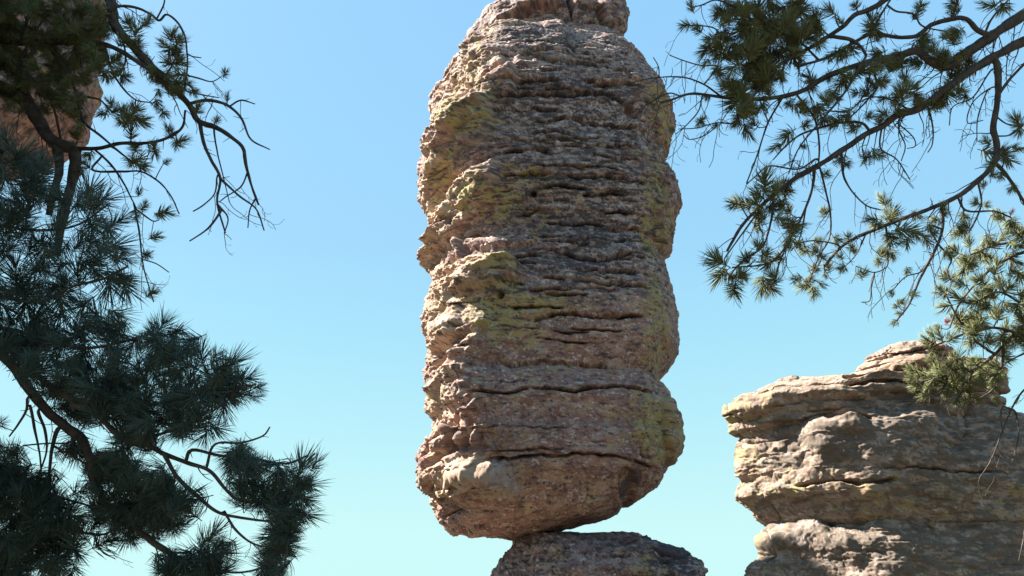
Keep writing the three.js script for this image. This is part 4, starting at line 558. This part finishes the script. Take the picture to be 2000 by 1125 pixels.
// pine at the right: limbs reaching in from the upper right
pine({
  label: 'large pine whose dark crooked limbs reach in from the upper right corner', trunk: { px: 2420, depth: 6.2, top: 10, r: 0.26 }, thick: 0.35, coarse: false, needles: shortNeedles, spur: 17, slim: true, side: -2.1, hang: 0.4,
  branches: [
    [6.2, 5.7, 31.2, 6, [[2420, -140], [2150, 10], [1990, 85], [1940, 112], [1890, 142], [1840, 180], [1800, 210], [1750, 226], [1722, 248], [1700, 257], [1650, 290], [1600, 322], [1560, 343], [1530, 365], [1480, 408], [1450, 440], [1420, 490]]],
    [6.3, 5.9, 29.5, 22, [[2420, -220], [2150, -60], [2000, 28], [1930, 75], [1875, 112], [1850, 130], [1825, 122]]], [5.95, 5.7, 18.0, 4, [[1850, 130], [1822, 122], [1790, 100], [1760, 108], [1700, 121], [1660, 132], [1610, 152], [1570, 176], [1530, 188], [1470, 194], [1410, 190], [1350, 183], [1310, 195], [1290, 200]]],
    [6.0, 5.8, 11.5, 6, [[1930, 70], [1908, 58], [1885, 36], [1852, 39], [1820, 48], [1790, 70], [1760, 73], [1700, 67], [1670, 82], [1640, 100], [1600, 118], [1560, 128]]], [5.9, 5.7, 13.1, 5, [[1770, -40], [1728, 0], [1700, 18], [1668, 30], [1648, 50], [1620, 70], [1585, 92], [1545, 112], [1500, 145], [1470, 190], [1440, 225]]], [5.9, 5.8, 9.8, 6, [[1620, 72], [1662, 78], [1682, 92], [1692, 108]]],
    [6.1, 5.9, 14.8, 6, [[1945, 118], [1950, 165], [1946, 210], [1940, 250], [1948, 290], [1940, 322], [1910, 353], [1870, 384], [1830, 402], [1800, 414], [1760, 428], [1730, 440], [1700, 452], [1660, 470], [1635, 490], [1610, 520]]], [6.1, 6.1, 9.0, 7, [[1944, 320], [1968, 345], [1988, 375], [2010, 410]]], [6.1, 6.1, 7.4, 6, [[1950, 185], [1972, 155], [2010, 115]]],
    [5.9, 5.9, 4.9, 3, [[1870, 386], [1885, 410], [1945, 413], [1975, 425]]], [5.95, 5.9, 4.1, 3, [[1911, 360], [1917, 395], [1908, 425], [1892, 455]]], [5.9, 5.8, 7.4, 4, [[1836, 400], [1842, 430], [1836, 465], [1815, 510], [1795, 548], [1775, 595], [1752, 625]]], [5.9, 5.8, 3.3, 2, [[1820, 500], [1800, 530], [1770, 540], [1740, 570]]], [5.9, 5.9, 4.1, 3, [[1815, 440], [1835, 480], [1858, 505], [1850, 530], [1858, 550]]],
    [5.7, 5.6, 7.4, 3, [[1702, 256], [1685, 241], [1640, 240], [1600, 250], [1560, 265], [1530, 290], [1510, 312]]], [5.7, 5.6, 6.6, 3, [[1590, 330], [1586, 370], [1575, 402], [1558, 440], [1535, 480], [1510, 510], [1485, 518], [1430, 522]]], [5.6, 5.6, 4.9, 3, [[1512, 380], [1508, 420], [1500, 455], [1490, 480], [1440, 520], [1425, 540]]], [5.6, 5.5, 4.1, 3, [[1480, 412], [1440, 470], [1415, 505]]], [5.6, 5.6, 3.3, 3, [[1540, 475], [1520, 520], [1510, 560]]], [5.7, 5.7, 3.3, 2.5, [[1575, 400], [1560, 470], [1545, 490]]],
    [5.7, 5.8, 4.1, 3, [[1600, 322], [1612, 370], [1622, 420], [1620, 465], [1600, 500], [1580, 550]]], [5.9, 5.9, 4.1, 2, [[1728, 440], [1734, 500], [1732, 520], [1708, 532], [1685, 525], [1672, 520]]], [5.9, 5.9, 3.3, 2, [[1708, 532], [1702, 560], [1698, 588], [1682, 590]]], [5.9, 5.9, 3.3, 2.5, [[1640, 480], [1590, 470], [1560, 475]]], [5.9, 5.9, 3.3, 2, [[1690, 460], [1670, 500], [1645, 525]]], [5.8, 5.9, 4.9, 2.5, [[1640, 295], [1650, 350], [1690, 400], [1720, 410]]],
    [5.7, 5.5, 4.1, 2, [[1410, 188], [1375, 165], [1340, 152], [1310, 150], [1280, 152], [1240, 160], [1225, 165]]], [5.7, 5.5, 3.3, 2, [[1330, 188], [1310, 182], [1285, 190], [1255, 210], [1228, 220]]], [5.7, 5.6, 3.3, 2, [[1400, 130], [1370, 128], [1340, 120], [1308, 108]]], [5.6, 5.5, 2.5, 2, [[1288, 150], [1286, 130], [1276, 112]]], [5.7, 5.6, 3.3, 2, [[1370, 195], [1365, 215], [1345, 240], [1320, 262]]], [5.7, 5.5, 3.3, 2, [[1440, 240], [1400, 240], [1360, 250], [1325, 252]]], [5.6, 5.5, 2.5, 1.5, [[1290, 200], [1282, 225], [1272, 260]]], [5.6, 5.6, 2.5, 2, [[1400, 245], [1375, 265], [1345, 272], [1335, 263]]],
    [5.9, 5.8, 4.1, 2, [[1760, 222], [1755, 250], [1768, 285], [1760, 315]]], [5.9, 5.8, 3.3, 2, [[1752, 240], [1785, 270], [1788, 285], [1772, 290]]], [5.9, 5.9, 4.1, 2, [[1810, 205], [1822, 250], [1820, 285], [1812, 298]]], [5.9, 5.9, 3.3, 2, [[1938, 135], [1900, 190], [1860, 210], [1854, 245]]], [5.9, 5.9, 3.3, 2, [[1940, 170], [1900, 200], [1890, 240], [1920, 235]]], [5.9, 5.9, 3.3, 2, [[1930, 175], [1910, 230], [1908, 275]]], [5.7, 5.7, 4.1, 2, [[1720, 250], [1720, 290], [1750, 310], [1778, 352]]], [5.7, 5.6, 4.9, 3, [[1560, 190], [1590, 230], [1600, 280], [1598, 330]]], [5.7, 5.6, 4.1, 2.5, [[1595, 310], [1560, 330], [1500, 325], [1475, 345], [1458, 360]]], [5.7, 5.6, 4.1, 2.5, [[1530, 188], [1500, 240], [1480, 300], [1465, 340], [1458, 358]]],
    [5.9, 5.8, 5.7, 3, [[1712, 170], [1690, 200], [1660, 230]]], [6.0, 5.9, 5.7, 3, [[1920, 80], [1935, 40], [1960, 10], [1990, -20]]], [6.0, 5.9, 4.9, 3, [[1860, 36], [1870, 0], [1880, -30]]], [5.9, 5.8, 4.9, 3, [[1700, 66], [1720, 30], [1745, -10]]], [5.9, 5.8, 4.1, 3, [[1750, 22], [1785, 28], [1800, 50], [1850, 62]]], [5.8, 5.7, 4.9, 3, [[1600, 120], [1560, 80], [1520, 60], [1470, 40], [1440, 10]]], [5.7, 5.6, 4.1, 3, [[1480, 150], [1440, 120], [1400, 100], [1370, 90]]], [5.7, 5.6, 4.1, 2.5, [[1440, 15], [1400, 0], [1370, 10], [1350, 15]]], [5.7, 5.6, 3.3, 2.5, [[1400, 60], [1370, 50], [1340, 50]]],
    [5.8, 5.7, 5.7, 3, [[1690, 110], [1650, 180], [1600, 240], [1560, 290], [1540, 340]]], [5.9, 5.8, 4.1, 2.5, [[1700, 130], [1690, 180], [1660, 215], [1600, 215]]], [5.9, 5.8, 4.1, 2, [[1780, 215], [1740, 195], [1700, 190], [1670, 205]]],
  ],
  tufts: [[1398, 508, 34, 150], [1405, 540, 34, 220], [1435, 572, 27, -100], [1488, 560, 34, -100], [1507, 565, 29, -60], [1498, 515, 29], [1450, 540, 18], [1493, 350, 34, 100], [1510, 375, 30], [1450, 398, 29, 160], [1432, 398, 24, 180], [1480, 378, 27, 150], [1535, 366, 30], [1530, 430, 27], [1558, 440, 24], [1545, 468, 27, -80], [1480, 445, 22], [1510, 540, 24], [1555, 545, 18, 200], [1465, 500, 20], [1540, 410, 22],
    [1460, 258, 30, -75], [1440, 240, 25, -110], [1432, 202, 30, 200], [1420, 170, 30, 160], [1536, 265, 28, 215], [1515, 288, 25, 210], [1570, 286, 12], [1600, 218, 28, -80], [1612, 195, 25], [1650, 150, 30], [1672, 142, 25], [1640, 165, 26, 220], [1710, 135, 22], [1702, 38, 26, 90], [1762, 180, 30, 100], [1782, 172, 30, 30], [1792, 192, 24, -60], [1768, 153, 24, 100], [1750, 190, 22, 200], [1850, 186, 28, -70], [1838, 195, 22, 250], [1860, 72, 22, 110], [1822, 95, 28, 100], [1842, 112, 26, 0], [1800, 85, 20], [1872, 118, 15], [1860, 20, 22], [1792, 25, 22, 60], [1940, 300, 30, -20], [1962, 300, 30, 0], [1972, 315, 26, -60], [1955, 345, 16, -100], [1925, 275, 18, 130], [1985, 235, 26, 120], [1990, 255, 22, 240], [1990, 290, 24], [1935, 320, 18, 200],
    [1420, 40, 30], [1450, 60, 32], [1480, 30, 30], [1510, 20, 30], [1540, 40, 30], [1560, 15, 30], [1440, 100, 30], [1470, 90, 32], [1500, 80, 30], [1530, 95, 28], [1430, 135, 28], [1460, 140, 30], [1490, 120, 28], [1520, 140, 26], [1450, 180, 28], [1480, 170, 28], [1410, 75, 28], [1400, 110, 24], [1570, 60, 28], [1590, 30, 26], [1600, 60, 24], [1455, 215, 26], [1490, 210, 24], [1500, 55, 28], [1545, 70, 26], [1425, 10, 26], [1455, 20, 26], [1620, 20, 24], [1640, 40, 20], [1500, 180, 24], [1560, 120, 22], [1580, 150, 22], [1470, 240, 24], [1560, 100, 22], [1405, 145, 24],
    [1336, 50, 20, 190], [1360, 55, 22, 150], [1385, 78, 22, 200], [1350, 12, 20, 120], [1375, 100, 24, 220], [1378, 125, 18, 240], [1400, 20, 22, 120], [1580, 72, 32], [1555, 95, 26], [1600, 85, 26], [1540, 60, 24], [1710, 58, 26, -70], [1698, 62, 20, 200], [1400, 135, 18, 200], [1365, 240, 16, 200], [1372, 232, 14, 60], [1311, 253, 11, 170], [1398, 245, 12], [1700, 160, 20, -60], [1720, 165, 22, -80], [1890, 108, 20], [1860, 5, 22], [1960, 15, 24], [1930, 10, 22], [1800, 10, 18], [1650, 105, 20], [1670, 10, 18], [1380, 190, 12],
    [1725, 390, 28, 95], [1740, 418, 30, 60], [1772, 450, 30, 0], [1700, 428, 20, 175], [1712, 440, 22, 220], [1790, 458, 28, -40], [1742, 470, 26, -80], [1810, 470, 22, -50], [1770, 475, 24, -100], [1590, 490, 22, 150], [1604, 502, 18], [1568, 490, 18, 180], [1570, 560, 20, 200], [1590, 572, 20, -80], [1582, 548, 18], [1605, 555, 16, -30], [1642, 525, 15, 220], [1612, 540, 12], [1740, 573, 14, 170], [1750, 598, 12, 180], [1748, 630, 16, 220], [1762, 590, 14, 20], [1785, 575, 14, 0], [1755, 612, 10], [1640, 310, 20], [1710, 300, 22, -60], [1690, 310, 20, 200], [1720, 305, 16, -20], [1615, 340, 16], [1530, 395, 16], [1560, 480, 14], [1655, 320, 16],
    [1850, 490, 14, -90], [1870, 455, 24], [1885, 440, 20], [1952, 420, 24, 120], [1975, 440, 24, -60], [1976, 414, 9, 70, 'red'], [1825, 455, 16], [1560, 475, 16]],
  fill: [[30, 17, [[1620, 380], [1980, 330], [1990, 420], [1880, 520], [1740, 620], [1560, 580]], 0.2, true], [70, 22, [[1600, 110], [1740, 60], [1900, 60], [1900, 190], [1700, 250], [1560, 280], [1540, 200]], 0.3, true], [16, 24, [[1440, 380], [1540, 350], [1560, 440], [1500, 560], [1420, 540]], 0.2, true], [80, 28, [[1410, 15], [1560, 0], [1600, 50], [1560, 110], [1490, 190], [1450, 240], [1420, 170], [1400, 90]], 0.5]],
  crown: [{ n: 1700, r: 0.14, at: (r) => { const z = -4.2 - r() * 1.5; return new THREE.Vector3(-1.0 + r() * 3.4, EYE.y - z * 0.87 + 0.25 + r() * 1.1, z); } }, { n: 300, r: 0.14, at: (r) => { const z = -4.6 - r() * 2.2; return new THREE.Vector3(-z * 0.72 + 0.5 + r() * 2, 4 + r() * 5.5, z); } }],  // first group: canopy added above the view to shade the dark cluster
});

// sunlit pine at the far right
pine({
  label: 'pale green sunlit pine boughs hanging at the far right before the layered outcrop', trunk: { px: 2400, depth: 7.6, top: 8, r: 0.2 }, thick: 0.4, coarse: false, needles: shortNeedles, spur: 40, side: -2.0,
  branches: [
    [7.6, 7.4, 12, 4, [[2400, 430], [2150, 560], [2040, 620], [1985, 650], [1945, 690], [1905, 720], [1870, 728], [1830, 738], [1800, 745]]], [7.5, 7.4, 7, 3, [[2050, 480], [1980, 500], [1930, 530], [1900, 560], [1870, 600], [1855, 640]]], [7.5, 7.4, 7, 3, [[1985, 650], [1940, 640], [1890, 650], [1850, 665], [1815, 680]]], [7.5, 7.4, 6, 3, [[1940, 690], [1900, 660], [1870, 620], [1850, 580]]], [7.5, 7.4, 6, 3, [[1960, 680], [1955, 720], [1940, 760], [1900, 785]]], [7.5, 7.4, 5, 3, [[1900, 722], [1885, 755], [1870, 780]]], [7.5, 7.4, 5, 3, [[1850, 735], [1835, 770], [1810, 775]]],
    [7.6, 7.4, 8, 3, [[2150, 400], [2030, 420], [1980, 470], [1940, 480], [1890, 500]]], [7.5, 7.4, 6, 3, [[2040, 620], [1990, 590], [1950, 570], [1910, 590]]], [7.6, 7.5, 5, 3, [[2120, 660], [2030, 680], [1980, 700], [1950, 720]]],
    [7.3, 7.2, 5, 2, [[2100, 700], [2000, 762], [1975, 800], [1955, 850], [1935, 900], [1912, 935]]], [7.3, 7.2, 3.5, 2, [[1975, 800], [1958, 795], [1956, 830], [1962, 850]]], [7.3, 7.2, 3.5, 2, [[1980, 800], [1990, 840], [1982, 885], [1978, 900]]], [7.3, 7.3, 3, 2, [[1940, 885], [1958, 895], [1945, 870]]], [7.2, 7.2, 3.5, 2, [[2060, 980], [2010, 1010], [1998, 1060], [1990, 1095]]],
  ],
  tufts: [[1862, 490, 26], [1890, 470, 26], [1920, 500, 28], [1950, 470, 28], [1980, 450, 28], [1850, 540, 26, 150], [1880, 530, 28], [1910, 545, 28], [1945, 520, 28], [1980, 510, 30], [1840, 570, 24, 160], [1870, 580, 28], [1900, 590, 28], [1935, 570, 28], [1970, 560, 30], [1995, 540, 28], [1845, 600, 24, 200], [1880, 620, 28], [1915, 630, 28], [1950, 610, 28], [1985, 600, 28], [1835, 655, 20], [1810, 665, 22, 160], [1860, 660, 24], [1895, 670, 26], [1930, 665, 26], [1965, 640, 28], [1990, 660, 26], [1825, 690, 20], [1870, 700, 26], [1905, 710, 26], [1940, 715, 26], [1965, 700, 24], [1780, 722, 20, 160], [1800, 735, 24, 200], [1790, 755, 22, 180], [1815, 755, 22], [1840, 745, 22], [1805, 775, 18, 200], [1850, 770, 20], [1880, 745, 22], [1910, 750, 24], [1940, 755, 22], [1885, 780, 20, -90], [1870, 785, 18, -100], [1910, 780, 20, -60], [1945, 780, 18, -60], [1835, 720, 20], [1858, 715, 22], [1955, 735, 20], [1850, 628, 10, 90, 'red'], [1925, 600, 24], [1900, 640, 22], [1950, 550, 24], [1985, 480, 24], [1875, 555, 20], [1960, 660, 20], [1995, 620, 24], [1780, 740, 16, 180], [1820, 705, 16, 150], [1830, 640, 16, 170], [1818, 650, 16, 120]],
  fill: [[34, 23, [[1860, 500], [1930, 470], [2010, 440], [2010, 680], [1950, 690], [1900, 680], [1850, 620]], 0.5], [16, 22, [[1800, 730], [1900, 720], [1960, 700], [1940, 770], [1880, 770]], 0.4]],
  crown: [{ n: 300, r: 0.16, at: (r) => { const z = -6.4 - r() * 2; return new THREE.Vector3(-z * 0.74 + 0.5 + r() * 2, 2.5 + r() * 4, z); } }],
});
renderer.render(scene, camera);
